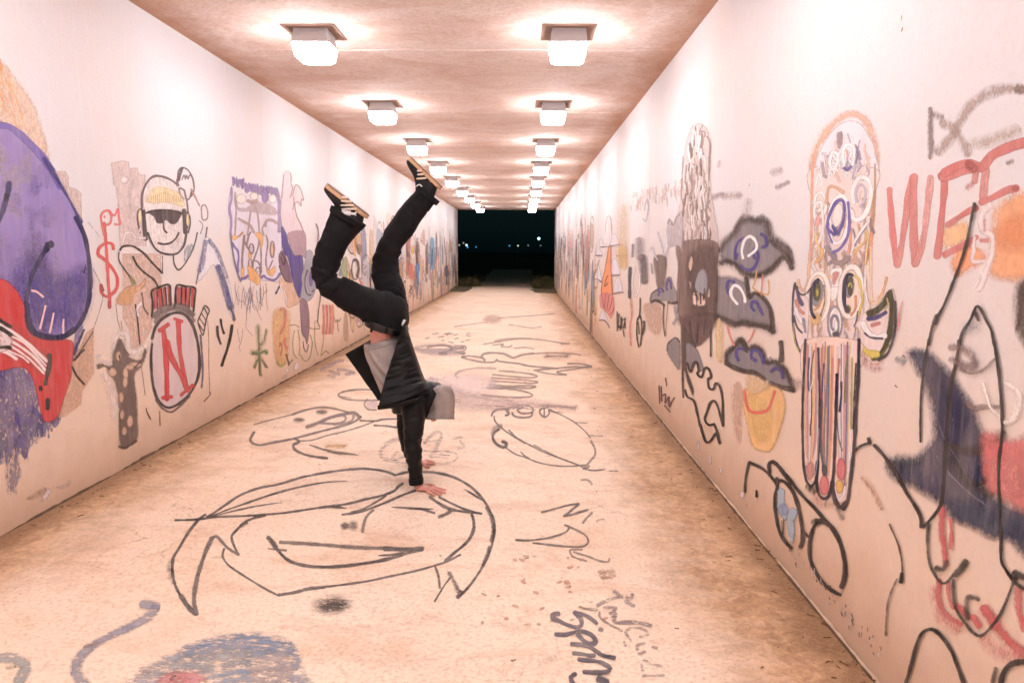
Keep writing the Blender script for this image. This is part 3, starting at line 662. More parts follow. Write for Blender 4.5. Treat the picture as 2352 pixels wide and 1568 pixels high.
G(S_L, 'green_star', 'small green sprayed star near the floor')
frame(880, 1282, 512)
F('#a9ad84', '660,120 730,100 740,420 850,160 820,400 750,520 860,540 860,610 760,640 860,870 740,740 740,1020 700,740 620,880 660,660 560,620 570,540 680,520', .55, 50)
S('#6f8a5a', 34, '590,610 700,600 840,560 850,610', .85, .6); S('#76875a', 30, '710,420 715,640 725,940', .85, .6); S('#8f9a70', 24, '700,120 705,300 710,420', .6, .7)
G(S_L, 'orange_red_streaks', 'orange, red and green vertical streaked drawings low on the wall')
F('#e8b877', '980,-150 1250,-160 1260,480 1200,760 1120,840 1050,760 990,540', .6, 40, .15); S('#d1766c', 44, '1100,-200 1180,-200 1180,60 1100,240', .7, .6, wear=.2); S('#d8706a', 36, '1200,330 1170,400 1230,520', .8, .6)
S('#c77a70', 26, '1080,480 1100,400 1130,500 1110,640', .7, .6); S('#a4a86a', 40, '1040,760 1110,840 1190,780', .8, .6); S('#7d5a5a', 30, '1210,620 1250,760 1260,820', .8, .5); S('#7a8558', 26, '1330,720 1260,790', .7, .6)
for q, c_ in (('1360,180 1330,400 1350,600 1420,700', '#a9ad7c'), ('1430,170 1460,400 1450,640', '#a9ad7c'), ('1480,630 1550,740 1640,680 1690,420 1650,260', '#9aa070'), ('1520,380 1540,520 1590,570 1620,440', '#7d6c6a'), ('1740,0 1740,400 1800,640', '#b9a884'), ('1900,-100 1910,150 1890,400 1850,640', '#c9a878'), ('1780,0 1830,120', '#5d5a44')): S(c_, 17, q, .85, .4)
for x in (1890, 1950, 2010, 2060): S(RNGP.choice(['#d5806e', '#cf6a62', '#dd9a78']), 38, [(x, -280), (x + 15, 0), (x - 5, 240)], .75, .5, wear=.15)
for q in ('2090,-60 2120,30 2150,-20 2180,20 2210,-40', '2150,0 2170,200', '1560,100 1700,150 1830,150', '1270,90 1370,80 1450,120', '1860,640 1930,560 1990,600'): S('#8d8660', 16, q, .7, .5)
F('#f4e6ec', '1350,880 1400,760 1440,860 1400,910', .8, 16, .25); F('#f4e6ec', '1200,880 1260,870 1250,960 1210,960', .7, 16, .25); F('#f4e6ec', '1140,1050 1200,990 1230,1000 1180,1060', .6, 16, .3)
for q in ('310,150 330,280 370,420 400,260 415,150', '365,430 345,500 375,560', '480,-20 470,120 540,220 590,280'): S('#8f8aa0', 8, q, .7, .3)
# ---- right wall ----------------------------------------------------------------------------------
G(S_R, 'grey_smoke_lines', 'faint grey sprayed bow and arc high on the near wall')
frame(3072, 0, 1024)
S('#8a7875', 44, '1495,1000 1495,1200 1500,1330 1490,1450', .75, .7); S('#9d8a84', 50, '1520,1050 1600,1080', .55, .9)
S('#b29d94', 74, '1560,1400 1700,1250 1760,1130 1850,990 1990,880 2150,820 2320,820', .6, .9); S('#b29d94', 70, '1600,1130 1700,1180 1780,1290 1840,1420', .55, .9)
S('#8f7d74', 60, '2290,820 2400,830', .7, .9); S('#c9b5a6', 90, '1860,1330 2060,1290 2300,1200', .4, 1); S('#8f7d74', 40, '2200,1500 2250,1480', .5, .9)
S('#a0552c', 9, '1240,255 1228,290', .9, .3); S('#c9835a', 8, '1232,145 1226,190', .8, .3)
G(S_R, 'orange_haze', 'soft orange sprayed cloud behind the red letters')
frame(3072, 683, 1024)
F('#f4b083', '2120,330 2400,220 2500,700 2400,980 2080,960 2060,800 2080,560', .85, 70); F('#efa172', '2100,520 2400,400 2500,700 2120,700', .45, 80)
F('#f6c394', '1620,540 1800,480 1850,620 1740,680 1620,710', .85, 60); F('#f2a97c', '1700,830 1760,720 1880,700 1990,800 1800,930 1720,950', .85, 50)
G(S_R, 'red_lettering', 'faded red brush letters reading WEE')
frame(3072, 683, 1024)
sub('letter_w')
S('#d07a77', 52, '1118,170 1122,260 1140,480 1160,700 1185,870', .95, .15, wear=.12)
S('#d68784', 58, '1190,870 1225,700 1260,480 1290,250 1330,60', .85, .15, wear=.18); S('#d58481', 66, '1345,50 1340,300 1340,600 1350,860', .88, .12, wear=.14)
S('#dc9894', 58, '1355,860 1400,740 1440,560 1470,300 1495,60', .8, .2, wear=.2)
sub('letter_e')
S('#c87673', 60, '1625,40 1620,200 1600,400 1580,600 1555,790', .92, .15, wear=.1); S('#c56f6d', 70, '1590,60 1620,40', .9, .2)
S('#cf7f7b', 66, '1600,60 1700,40 1800,0 1950,-30', .85, .2, wear=.12); S('#c97672', 54, '1650,500 1750,430 1850,370 1920,340', .88, .15, wear=.1); S('#c97672', 52, '1620,775 1720,720 1840,660 1920,610', .9, .15, wear=.1)
sub('letter_e')
S('#d98f8b', 64, '1900,100 1930,-40 2000,-20 1990,120 1975,280', .75, .2, wear=.15); S('#cc7875', 60, '2000,-60 2100,-160 2350,-240 2500,-280', .9, .15, wear=.08)
S('#c97470', 62, '1960,290 2060,250 2200,180 2290,160', .9, .15, wear=.08); S('#b95f5e', 50, '2260,165 2290,165', .7, .4); S('#cf7f7b', 40, '1960,640 2020,640', .7, .4)
S('#cc7875', 44, '1880,120 1830,160', .4, .8)
frame(3072, 0, 1024); S('#c97672', 80, '1620,1590 1750,1520 1860,1500 1960,1540 2060,1430 2200,1360 2400,1290', .9, .15, wear=.08); S('#b9605e', 70, '1840,1500 1900,1560', .6, .5)
frame(3072, 683, 1024)
sub('white_swirl')
S('#f6e4e4', 52, '2060,310 1980,380 1960,480 1990,560 2060,600 2060,760 2010,900 1960,1050 1930,1090', .85, .7); S('#f6e4e4', 34, '1900,610 1890,740 1880,830 1990,830', .8, .6); S('#c8807c', 24, '1995,450 1990,560', .6, .6)
# totem
G(S_R, 'totem', 'tall multicoloured totem with white swirls, owl eyes and striped legs')
frame(3072, 0, 1024)
S('#eab79a', 60, '400,1560 460,1350 560,1180 680,1080 780,1050 880,1090 960,1240 990,1400 990,1600', .6, .9)
F('#dcd7de', '430,1600 460,1430 540,1280 640,1160 760,1110 860,1150 940,1270 980,1380 980,1700 420,1700', 1, 14, .03)
frame(3072, 683, 1024)
F('#e3d3d0', '405,-20 985,-20 990,200 975,400 940,600 925,800 880,860 880,1100 880,1500 850,1800 400,1800 390,1300 430,900 430,600 410,300', .97, 14, .03)
S('#e2a988', 22, '412,-150 405,200 400,500 395,760 420,900', .8, .5); S('#dfa27a', 34, '960,200 965,400 950,640 930,800', .8, .6); S('#b3977c', 18, '985,-60 985,150 975,350 950,560', .8, .4)
S('#e6bfa2', 26, '395,700 380,860 370,1000 330,1100 290,1060 280,1000', .8, .5); S('#e8c8a8', 26, '945,700 950,1100 970,1220 1040,1160 1090,980', .85, .5); S('#ddaf84', 20, '1010,1170 1060,1100 1095,980', .8, .5)
rt = random.Random(11)
for k in range(110):
    y = rt.uniform(200, 1500); x = rt.uniform(430, 950 if y < 800 else 860); sg = 1 if x > 680 else -1
    S(rt.choice(['#d9b59a', '#b9a9a4', '#e8cfc4', '#9d93a0', '#cdae8c', '#f6eeee', '#e2b6a6', '#f2e4e0', '#c7a27c', '#8c8288', '#dcd6e0', '#e9c79a']), rt.uniform(14, 34), [(x, y), (x + sg * rt.uniform(-10, 26), y + 60), (x + sg * rt.uniform(-30, 30), y + rt.uniform(110, 190))], rt.uniform(.4, .8), .7)
frame(3072, 0, 1024)
for k in range(60):
    x = rt.uniform(470, 950); y = rt.uniform(1180 + abs(x - 760) * .8, 1560)
    S(rt.choice(['#f6f2f6', '#ffffff', '#c9c4d0', '#b4adbd', '#efe9ee', '#a89a9f', '#e6c9bd', '#9c93ad']), rt.uniform(10, 26), [(x, y), (x + rt.uniform(-26, 26), y + rt.uniform(30, 70)), (x + rt.uniform(-40, 40), y + rt.uniform(80, 150))], .85, .4)
F('#9d8a92', '640,1220 680,1210 690,1300 660,1370 640,1310', .85, 12); S('#f7f3f7', 24, '580,1430 600,1400 640,1420 640,1500 600,1560 570,1500 590,1420', .9, .35); S('#f7f3f7', 26, '700,1500 690,1400 730,1330 790,1360 790,1480 760,1560', .9, .35); S('#6a5fa0', 26, '700,1545 740,1560 770,1530', .8, .4); S('#e2b48a', 16, '730,1380 735,1430', .8, .4)
S('#84789a', 16, '820,1350 830,1420 810,1490', .8, .4)
frame(3072, 683, 1024)
sub('swirl')
for q, w_, c_ in (('430,300 440,240 490,200 530,260 530,360 490,420 440,440 430,360 450,300 490,290 495,340 470,370', 26, '#f9f5f7'), ('790,300 780,200 810,110 860,60 930,90 950,200 930,330 870,430 800,450 770,370', 40, '#f8f4f6'), ('830,290 810,220 830,150 870,130 900,180 890,270 850,330', 20, '#b9b4c4'), ('850,280 850,210 870,190', 10, '#e2c7c2'), ('560,40 600,-40 660,20', 16, '#f4eef0'), ('440,140 470,30 500,120 450,150', 16, '#f8f2f4')): S(c_, w_, q, .9, .35)
for q, w_, c_ in (('540,300 560,160 620,150 700,200', 26, '#d3aa8c'), ('760,560 700,600 760,480', 20, '#c9a184'), ('770,770 800,660 860,560 930,460', 24, '#f4ecec'), ('800,690 850,600 910,520', 12, '#8a94aa'), ('790,760 850,700 900,640 905,560', 26, '#d8b27a'), ('560,480 530,560 560,700 590,800', 20, '#a29aa8'), ('500,350 510,500 480,640 440,700', 22, '#f3eaea'), ('450,500 470,430', 40, '#e7a9a4'), ('440,560 450,640 480,720 510,760', 18, '#edc684'), ('440,840 490,800 500,720', 26, '#e8b778'), ('540,700 580,760 620,800 560,860', 34, '#8d8690'), ('600,830 680,850 740,800', 50, '#9a8a88'), ('740,760 760,660 760,520', 22, '#d9a58c'), ('850,740 880,800 880,860', 26, '#b59688'), ('910,540 925,620 910,760 900,860', 10, '#f0d48c')): S(c_, w_, q, .88, .35)
sub('purple_ring')
S('#f7f2f2', 34, ell(655, 450, 90, 220, 16, 6), .95, .3, True); S('#5f51a0', 26, '620,590 560,540 552,480 580,380 630,290 680,270 705,310 700,420 680,510 645,580', 1, .2); S('#473f96', 34, '610,500 625,560 640,575', 1, .3); S('#6f60aa', 24, '740,290 750,400 750,540 720,640 660,720 595,750', .95, .2); S('#6f60aa', 20, '560,480 560,560 575,610 595,660', .95, .2); F('#f6ebe8', ell(645, 410, 44, 110, 12, 8), .9, 12)
sub('nose_panel')
F('#f8f0f0', '585,910 680,890 680,950 655,1010 660,1130 600,1180 585,1100 600,1000 580,950', 1, 8); F('#cf8a84', '600,940 660,930 640,1000 610,1050', .75, 16); F('#ffffff', '580,1080 650,1070 640,1160 590,1200', .9, 10)
sub('eye', 'left painted eye with navy rim')
S('#f4e9e4', 44, ell(462, 1165, 98, 220, 16, 4), .95, .3, True); F('#efdccb', ell(465, 1160, 80, 200), .95, 16); F('#e6bf80', ell(440, 1360, 60, 50), .7, 30); F('#8d8e98', ell(455, 1120, 58, 130, 12, 4), .95, 14); F('#5f5d34', ell(458, 1110, 32, 90, 12, 4), 1, 14); F('#b3ad4a', ell(458, 1120, 12, 40), .9, 8)
S('#1d2a63', 30, '470,1000 430,1040 405,1130 400,1240 410,1310 435,1350', 1, .2); S('#d89c62', 16, '490,1190 470,1250 430,1280', .9, .4); S('#7d5f56', 14, '520,1050 525,1200 490,1330', .6, .5)
sub('eye', 'right painted eye with navy rim')
S('#f4e9e4', 44, ell(765, 1110, 96, 230, 16, 4), .95, .3, True); F('#efdccb', ell(768, 1110, 78, 200), .95, 16); S('#d6c46e', 22, '800,960 850,1020 870,1200 830,1330', .8, .5); F('#8d8e98', ell(752, 1060, 42, 110, 12, 4), .9, 14); F('#5f5d34', ell(762, 1040, 28, 66), 1, 12); S('#c9c05c', 12, '745,1060 760,1030 775,1060 765,1100', .9, .3); F('#4c4a28', ell(762, 1110, 22, 40), 1, 8); F('#6f6d3a', ell(738, 1270, 28, 40), .9, 12)
S('#1d2a63', 32, '780,960 745,950 715,1010 705,1120 710,1230 735,1290', 1, .2); S('#d0917c', 22, '810,1150 810,1260 770,1330', .8, .4); S('#5d6480', 14, '830,1290 820,1370 795,1430', .8, .4)
sub('swirl')
F('#e6dede', ell(618, 1400, 68, 160), 1, 12); S('#8f8792', 18, ell(620, 1400, 62, 152), .9, .4, True); S('#f9f5f7', 20, ell(622, 1400, 44, 125), .9, .35, True); S('#7a7488', 24, '610,1460 590,1440 588,1370 610,1330 640,1350 650,1430 645,1500 610,1520', .9, .3); F('#4f4a62', ell(628, 1500, 32, 26), .95, 10); F('#fbf8fa', ell(630, 1420, 18, 50), .9, 8)
sub('horn', 'left upturned horn')
F('#e9d9d8', '250,1040 300,1130 370,1170 380,1300 370,1480 360,1650 300,1660 255,1560 230,1400 235,1200', .95, 10); S('#39395a', 20, '255,1030 240,1110 232,1250 235,1400 255,1530 280,1620 310,1670', .95, .3); S('#3a3f86', 34, '265,1070 290,1170 320,1230', .9, .4); S('#c98a84', 34, '265,1190 290,1270 330,1310', .85, .4); S('#f4eef2', 40, '260,1270 290,1350 340,1400', .9, .4); S('#454a66', 16, '245,1330 270,1430 320,1490', .9, .3); S('#b3ab62', 12, '238,1400 250,1560 290,1650', .8, .4); S('#55564a', 18, '250,1040 300,1130 350,1130 400,1080', .7, .5); S('#8c8aa0', 26, '330,1360 350,1480', .7, .5)
sub('horn', 'right upturned horn')
F('#ead8d6', '900,1300 1010,1280 1100,1200 1150,1080 1190,1250 1190,1420 1150,1600 1060,1720 950,1700 860,1600 860,1400', .95, 12); S('#4f5228', 56, '930,1310 1010,1280 1080,1210 1120,1130', .95, .3); S('#4f5228', 52, '1130,1110 1150,1240 1140,1400 1110,1550 1040,1690 970,1720', .95, .3); S('#3b4187', 40, '925,1360 1010,1345 1090,1300', .95, .3); S('#42485a', 22, '1175,1200 1180,1400 1150,1560 1100,1680 1020,1740', .9, .3); S('#c97f78', 34, '960,1420 1030,1400', .8, .5); S('#f5f0f4', 54, '880,1400 920,1480 1010,1530 1080,1510', .95, .3); S('#3e3c5a', 18, '895,1490 950,1530 1060,1540', .95, .3); F('#d7c65a', '870,1600 920,1640 1030,1660 1040,1700 960,1720 880,1660', .9, 16); S('#c9c070', 14, '1100,1170 1110,1230 1080,1280', .8, .4); S('#8a8a3a', 16, '1120,1600 1060,1690', .8, .4); S('#dca2a0', 30, '870,1690 950,1770 1060,1760', .4, .9); S('#d9b79c', 16, '905,1000 915,1150 950,1270', .7, .5); S('#f3eaea', 22, '900,960 900,1100 930,1250', .8, .5)
frame(3072, 1366, 1024)
sub('striped_legs', 'three long striped legs under the totem')
F('#e9cfc4', '345,0 850,0 845,200 820,600 800,1000 780,1200 740,1420 680,1480 620,1440 580,1350 540,1440 480,1410 440,1300 400,1280 350,1200 330,900 330,500', .98, 10)
for (x0, x1, yb) in ((345, 465, 1240), (490, 610, 1400), (640, 790, 1440)):
    n_ = int((x1 - x0) / 11)
    for k in range(n_):
        x = x0 + (k + .5) * (x1 - x0) / n_; u = abs((k + .5) / n_ - .5) * 2; xe = (x0 + x1) / 2 + (x - (x0 + x1) / 2) * .55
        c_ = rt.choice(['#f3e6e6', '#eac6a8', '#cf8f8a', '#d9a9a0', '#8f8290', '#f0d49a', '#c98a84', '#e4dbe4', '#b7a3ac', '#e9b48c', '#6d6f92', '#f7f0f0'])
        S(c_, rt.uniform(9, 17), [(x, rt.uniform(0, 60)), (x - 3, 500), (x - 6 - (x - xe) * .4, 900), (xe - 12, yb - 190 * u - 40)], .9, .35)
for q, w_, c_ in (('385,150 375,300 380,450', 14, '#454a86'), ('430,80 400,300 410,560 400,760', 10, '#5a4a50'), ('395,760 395,860', 12, '#7d5f5a'), ('520,200 505,400 500,560', 13, '#433f8c'), ('680,370 680,500 665,640', 20, '#3d3c6a'), ('640,520 640,700 660,900 690,1000', 12, '#6f7c84'), ('560,130 540,500 520,900 530,1130', 15, '#8a7f8a'), ('500,560 490,900 510,1120 525,1220', 22, '#5a6068'), ('600,150 590,500 580,900', 16, '#c98a86'), ('740,130 720,300 715,560', 14, '#7a8450'), ('780,150 775,500 770,800', 16, '#a9a35c'), ('660,160 640,500 620,900', 20, '#b77e80'), ('380,520 430,300', 8, '#f5eaea')): S(c_, w_, q, .9, .35)
F('#c8948c', ell(395, 1180, 42, 80), .8, 20); F('#d97f82', ell(525, 1320, 42, 90), .95, 20); F('#d8797e', ell(680, 1170, 40, 100), .95, 22); F('#e8ba68', ell(665, 1330, 36, 60), .95, 16); F('#4f5660', ell(525, 1180, 24, 50), .9, 10)
S('#f2edf4', 20, '622,1330 630,1400 660,1450 700,1410 715,1330', .95, .3)
for q, w_ in (('350,-20 340,200 325,560 325,900 335,1150 360,1280 400,1330', 24), ('470,60 480,500 475,900 465,1150 440,1280 400,1330', 22), ('845,-20 835,300 820,560 805,850 790,1050 765,1250 740,1450 700,1540', 30), ('640,300 630,700 620,1000 605,1250 570,1400 530,1440 480,1410 455,1290 460,1100', 30), ('600,1290 610,1400 640,1490 680,1520 720,1480', 40)): S('#37304a', w_, q, .92, .35)
S('#4a463a', 16, '815,200 800,500 790,800', .8, .4); S('#9aa2bc', 10, '475,800 460,1080 440,1230', .8, .4); S('#a3a0ac', 10, '545,1450 530,1500', .5, .5); S('#c9908a', 60, '440,1400 500,1500 600,1490', .35, 1); S('#5d4652', 50, '650,1530 690,1620', .5, .9); S('#3f3a42', 60, '370,1330 440,1370', .6, .8)
S('#c99aa0', 50, '880,180 950,240 1040,250', .35, 1)
# clouds with lips
G(S_R, 'storm_clouds', 'three dark grey lip-shaped clouds with violet curls')
frame(2560, 1024, 1024)
CL = '#837e84'; CE2 = '#54423d'
def cloud(p, ep, w=44, a=.9): F(CL, p, a, 30, .04); S(CE2, w, ep, .7, .8); S('#6d5750', w * 1.7, ep, .28, .8)
cloud('745,-60 820,-170 900,-300 960,-380 1060,-330 1130,-380 1190,-280 1210,-170 1290,-130 1390,-50 1400,60 1330,10 1260,60 1140,170 1070,180 960,150 870,70 760,20', '750,60 790,50 880,80 960,160 1070,180 1150,160 1230,110 1300,30 1350,20 1400,110')
S('#6d5750', 60, '740,-60 790,-140 880,-220 920,-300 1000,-340 1100,-320 1170,-310 1200,-200 1300,-120 1360,-60 1400,60', .6, .9)
S('#4b419a', 22, '970,-170 910,-130 880,-50 880,30 900,-20', .95, .3); S('#4b419a', 26, '930,90 980,125 1040,120 1080,60 1090,-20 1060,-70 1045,-20 1060,20', .95, .3); S('#4b419a', 30, '1120,-200 1160,-170 1170,-100 1130,-80', .9, .4); S('#f8f0f4', 26, '950,20 940,-60 970,-150 1020,-180 1070,-130 1070,-60 1000,0', .95, .4)
cloud('700,230 780,190 880,200 980,260 1010,350 1080,330 1160,400 1215,520 1225,680 1120,650 1000,620 900,630 790,580 700,560', '720,560 790,590 880,630 950,610 1020,630 1110,640 1190,660 1230,700')
S(CE2, 36, '980,200 1000,330 1010,380 1060,340 1130,380 1190,460 1215,560 1225,690', .8, .6)
S('#4b419a', 26, '870,240 820,230 805,290 820,350', .95, .3); S('#f8f0f4', 26, '970,420 960,360 920,290 870,270 840,320 850,380 900,440', 1, .3); S('#4b419a', 26, '1055,500 1030,470 1040,420 1080,430 1110,490 1135,540', .95, .3)
cloud('800,980 810,890 870,830 940,760 1000,840 1060,820 1120,880 1170,970 1250,980 1330,1030 1380,1120 1410,1230 1290,1210 1200,1160 1120,1110 1000,1070 880,1020', '800,985 800,900 870,830 930,765 990,850 1060,825 1130,880 1160,970 1250,970 1340,1040 1380,1130 1415,1240', 36)
S(CE2, 38, '800,985 880,1030 970,1060 1060,1070 1150,1130', .9, .5); S(CE2, 44, '1200,1170 1290,1200 1400,1220', .9, .5)
S('#4b419a', 26, '910,960 890,900 910,850 970,860', .95, .3); S('#4b419a', 30, '1070,960 1030,930 1040,870 1090,870 1130,930 1140,980', .95, .3); S('#37328a', 30, '1210,1060 1260,1030 1310,1060 1320,1120', 1, .25)
S('#4a3a38', 48, '1300,790 1305,870 1305,960', .9, .5); S('#3f3437', 20, '960,850 990,880', .7, .5)
F('#b9a7a6', '1410,1130 1500,1140 1500,1190 1420,1180', .5, 40)
S('#e8b76a', 14, '1080,130 1060,240 1050,300 1180,350 1185,220', .7, .5); S('#dd8078', 14, '1135,170 1125,260 1120,360', .8, .4); S('#8f8a96', 26, '1200,930 1200,960', .7, .5)
frame(2560, 341, 1024); S('#b7a6a6', 50, '680,1030 760,1000', .6, .9); S('#c4b2b0', 50, '770,1020 930,1010', .5, 1); S('#a5989a', 40, '1260,940 1370,890', .6, .9); S('#c9bcbc', 60, '1220,800 1300,780', .4, 1); S('#c0bac2', 24, '735,700 725,750', .4, .9); S('#cfc0bc', 70, '1000,1060 980,1200', .35, 1)
G(S_R, 'yellow_sun_smile', 'yellow painted patch with a red smile line below the lowest cloud')
frame(2560, 1024, 1024)
F('#f0c383', '960,1220 1080,1260 1200,1190 1310,1240 1340,1400 1290,1600 1210,1780 1130,1790 1040,1740 990,1560 960,1400', .92, 20, .12); F('#eccb98', '990,1100 1150,1140 1200,1200 1060,1280 1000,1260', .5, 30); F('#f5d08c', '1000,1280 1200,1400 1160,1700 1060,1640', .5, 40)
S('#d9675c', 24, '965,1240 975,1330 1000,1400 1050,1435 1140,1430 1190,1400 1220,1320 1245,1240', .98, .25); F('#d9b29c', '860,1180 940,1200 930,1700 880,1620 850,1400', .45, 16, .1)
S('#e08a80', 18, '810,640 830,730 870,820', .85, .4); S('#dd8a82', 15, '1055,680 1030,740 1000,790', .85, .4); F('#f3d7a4', '700,600 760,620 750,980 710,960', .6, 26)
G(S_R, 'horned_monster', 'tall dark brown monster with open mouth, feathered crest and trailing tail')
frame(2560, 341, 1024)
F('#ded0ce', '400,900 410,600 470,400 540,350 600,380 640,480 650,700 640,900 690,1170 700,1500 360,1500 380,1000', .8, 16, .2)
for k in range(150):
    y = rt.uniform(380, 1380); hw = min(1, (y - 330) / 400); x = rt.uniform(520 - 125 * hw, 540 + 110 * hw)
    S(rt.choice(['#b8a39c', '#9c857c', '#8a7068', '#f6eeee', '#ffffff', '#f0e4e2', '#a58f88', '#cbbab4']), rt.uniform(9, 20), [(x, y), (x + rt.uniform(-12, 12), y + 55), (x + rt.uniform(-20, 20), y + rt.uniform(90, 170))], .8, .35)
for q in ('580,370 560,420 600,430 600,480', '620,470 650,540 640,700 640,880', '400,660 390,850 385,1000 400,1100'): S('#a48c84', 12, q, .8, .4)
frame(2560, 1024, 1024)
F('#80655f', '360,-120 700,-130 715,100 715,300 705,520 660,680 600,780 520,830 470,800 400,680 355,520 345,300 355,100', .97, 12, .08); F('#6f5852', '460,0 700,-60 700,600 560,640 460,400', .5, 40)
F('#7d5e5f', '370,560 690,540 660,700 560,810 480,790 390,650', .6, 30)
F('#8f8f97', '510,290 530,180 580,120 620,170 620,320 560,350', .98, 12); F('#ecd0c4', '495,440 495,340 545,360 540,410 520,330 600,390 600,450 530,455', .9, 10); F('#ecd0c4', '630,380 645,300 645,370', .9, 8)
F('#d9b7a8', '450,90 470,20 480,0 490,60 470,140', .9, 10); F('#d6b6a6', '455,230 475,250 470,300', .9, 8)
for q in ('520,330 530,460', '560,340 565,440', '600,300 590,400', '540,600 530,800', '610,580 590,720', '460,600 480,740'): S('#54403d', 13, q, .8, .4)
S('#5a4644', 16, '655,680 655,920', .8, .3)
F('#5d4843', '385,640 440,700 520,830 500,880 440,800 430,950 440,1060 480,1170 500,1240 490,1280 440,1150 410,1050 405,1300 390,1200 385,900', .95, 10)
F('#857f86', '430,800 520,850 570,960 590,1050 540,1040 520,970 470,1060 440,1000', .95, 12); F('#8c878c', '255,870 260,810 330,750 370,800 370,1040 310,980 260,900', .9, 14); S('#6e5e5c', 14, '255,870 265,800 330,750 370,790', .7, .5)
TL = '#3f302c'
S(TL, 20, '440,980 470,1060 500,980 530,980 545,1050 530,1080 570,1110 600,1030 640,1040 660,1110 630,1130 640,1210 680,1220 700,1170 740,1200 765,1330 765,1450 770,1560', 1, .2)
S(TL, 20, '420,1230 440,1290 500,1330 530,1440 555,1560', 1, .2); S(TL, 20, '770,1560 740,1450 720,1380 690,1330 650,1350 620,1430 600,1500 640,1550 690,1540', 1, .2)
frame(2560, 1707, 1024)
S(TL, 22, '560,-20 590,90 620,140 660,120 700,60 720,90 740,150', 1, .25); S(TL, 22, '690,-20 720,60 735,140', 1, .25); S('#8a7a72', 16, '405,-1310 400,-1180 400,-1000', .8, .4)
frame(2560, 1024, 1024)
for q in ('180,1190 185,1350', '200,1200 205,1330', '215,1280 240,1270 235,1350 270,1290 270,1380 300,1330 320,1300', '240,1120 250,1190', '230,1370 280,1430'): S('#7a5560', 13, q, .85, .35)
# glasses
G(S_R, 'painted_glasses', 'large black sprayed eyeglasses with a pale blue left lens')
frame(2560, 1707, 1024)
GL = '#33292a'
S(GL, 22, '970,600 975,500 990,400 1010,325', .95, .4); S(GL, 28, '1010,325 1070,350 1130,380 1190,430 1240,490 1270,530', .95, .45)
S(GL, 30, '1200,420 1190,350 1225,315 1280,360 1330,420 1390,490 1450,570 1530,660 1600,730 1680,820 1740,890', 1, .4)
S(GL, 34, '1225,320 1270,350 1340,440 1400,520', .9, .5); S(GL, 32, '1280,490 1330,500 1400,570 1440,660 1470,760 1490,870 1500,960 1500,1050 1480,1100', 1, .4)
S(GL, 30, '1265,470 1268,560 1250,640 1252,760 1270,880 1300,980 1350,1060 1400,1110', 1, .4); S(GL, 24, '1500,950 1540,990 1570,1020', .9, .4)
S(GL, 32, '1640,870 1600,930 1575,1020 1565,1120 1575,1220 1610,1300 1660,1390 1720,1460 1790,1510 1850,1540', 1, .4)
S(GL, 40, '1630,860 1700,870 1760,910 1810,980 1850,1070 1880,1180 1895,1300 1885,1400 1860,1470', 1, .4); S(GL, 54, '1600,870 1660,880', .6, .8)
sub('blue_lens', 'pale blue lens fill')
F('#a9bfd2', '1275,640 1270,590 1300,555 1335,575 1335,650 1350,730 1365,820 1340,860 1300,790 1270,740', .95, 10, .06); F('#a9bfd2', '1380,760 1410,740 1450,760 1455,800 1420,860 1430,960 1410,1060 1380,1000 1360,860', .95, 10, .06); F('#9fb0d0', ell(1325, 760, 50, 60), .6, 16)
S('#4b4a50', 8, '1310,860 1320,1000', .8, .3); S('#4b4a50', 8, '1328,850 1322,980', .8, .3)
S('#3b2d28', 20, '1078,585 1078,640', 1, .3); F('#efe0e0', ell(945, 620, 22, 34), .9, 10); F('#efe0e0', ell(650, 300, 12, 50), .8, 10); F('#efe0e0', ell(750, 400, 14, 26), .8, 10); F('#ecdcdc', ell(540, 170, 10, 50), .8, 10)
G(S_R, 'navy_patch', 'dark navy brushed shape with a pink patch and black looping lines')
frame(3072, 1366, 1024)
NV = '#333a66'
F(NV, '1340,90 1490,110 1600,200 1690,300 1760,400 1850,540 1940,720 1980,880 1980,1000 2000,1150 2040,1320 1960,1300 2200,1500 2500,1620 2500,2000 2350,1950 2230,1780 2080,1800 1880,1690 1750,1640 1620,1500 1500,1420 1340,1330 1210,1280 1130,1200 1110,1130 1200,1080 1330,1100 1420,1030 1510,930 1540,830 1520,600 1450,380 1380,230', .93, 66, .1)
F('#47566e', '1130,1060 1400,1060 1400,1130 1180,1200', .5, 60); F('#46587a', '1700,1450 2100,1560 2400,1700 2400,1900 2000,1700 1750,1620', .5, 70); F('#5d6a84', '1300,80 1480,120 1420,300 1330,180', .5, 60); S('#74808e', 60, '1200,160 1260,180', .5, .9)
for q in ('1500,960 1620,1130 1800,1330 2000,1480', '1530,600 1600,800 1640,900', '1680,960 1780,1120 1900,1330', '1660,1200 1900,1420 2050,1520', '1480,960 1440,1280', '1550,1080 1530,1300', '1340,1100 1320,1290'): S('#8a8794', 7, q, .6, .3)
S('#60534f', 80, '1700,970 1880,1010 2060,950 2180,840', .55, .8); S('#5c5552', 90, '1700,1080 1850,1280 2060,1400', .5, .9)
sub('pink_patch')
F('#cf6a6c', '1990,860 2100,900 2300,900 2500,860 2500,1560 2300,1520 2160,1420 2040,1330 2000,1100', .85, 60, .16); F('#e2938c', '2060,1120 2300,1060 2400,1350 2150,1400', .5, 70); F('#db8684', ell(2060, 880, 80, 60), .5, 60)
frame(3072, 2048, 1024)
for q, w_ in (('1610,-40 1610,150 1620,260 1640,380 1650,480', 54), ('1690,60 1700,200 1690,330', 34), ('1590,620 1580,760 1610,880 1680,960 1790,1030', 44), ('1670,640 1680,780 1720,880', 36), ('1750,860 1800,900 1860,960', 60), ('2000,880 2060,960 2130,1060 2230,1180 2350,1280 2500,1360', 90), ('1900,960 1960,1040', 60), ('2320,700 2320,900 2380,1080', 60)): S('#c4585c', w_, q, .8, .7, wear=.1)
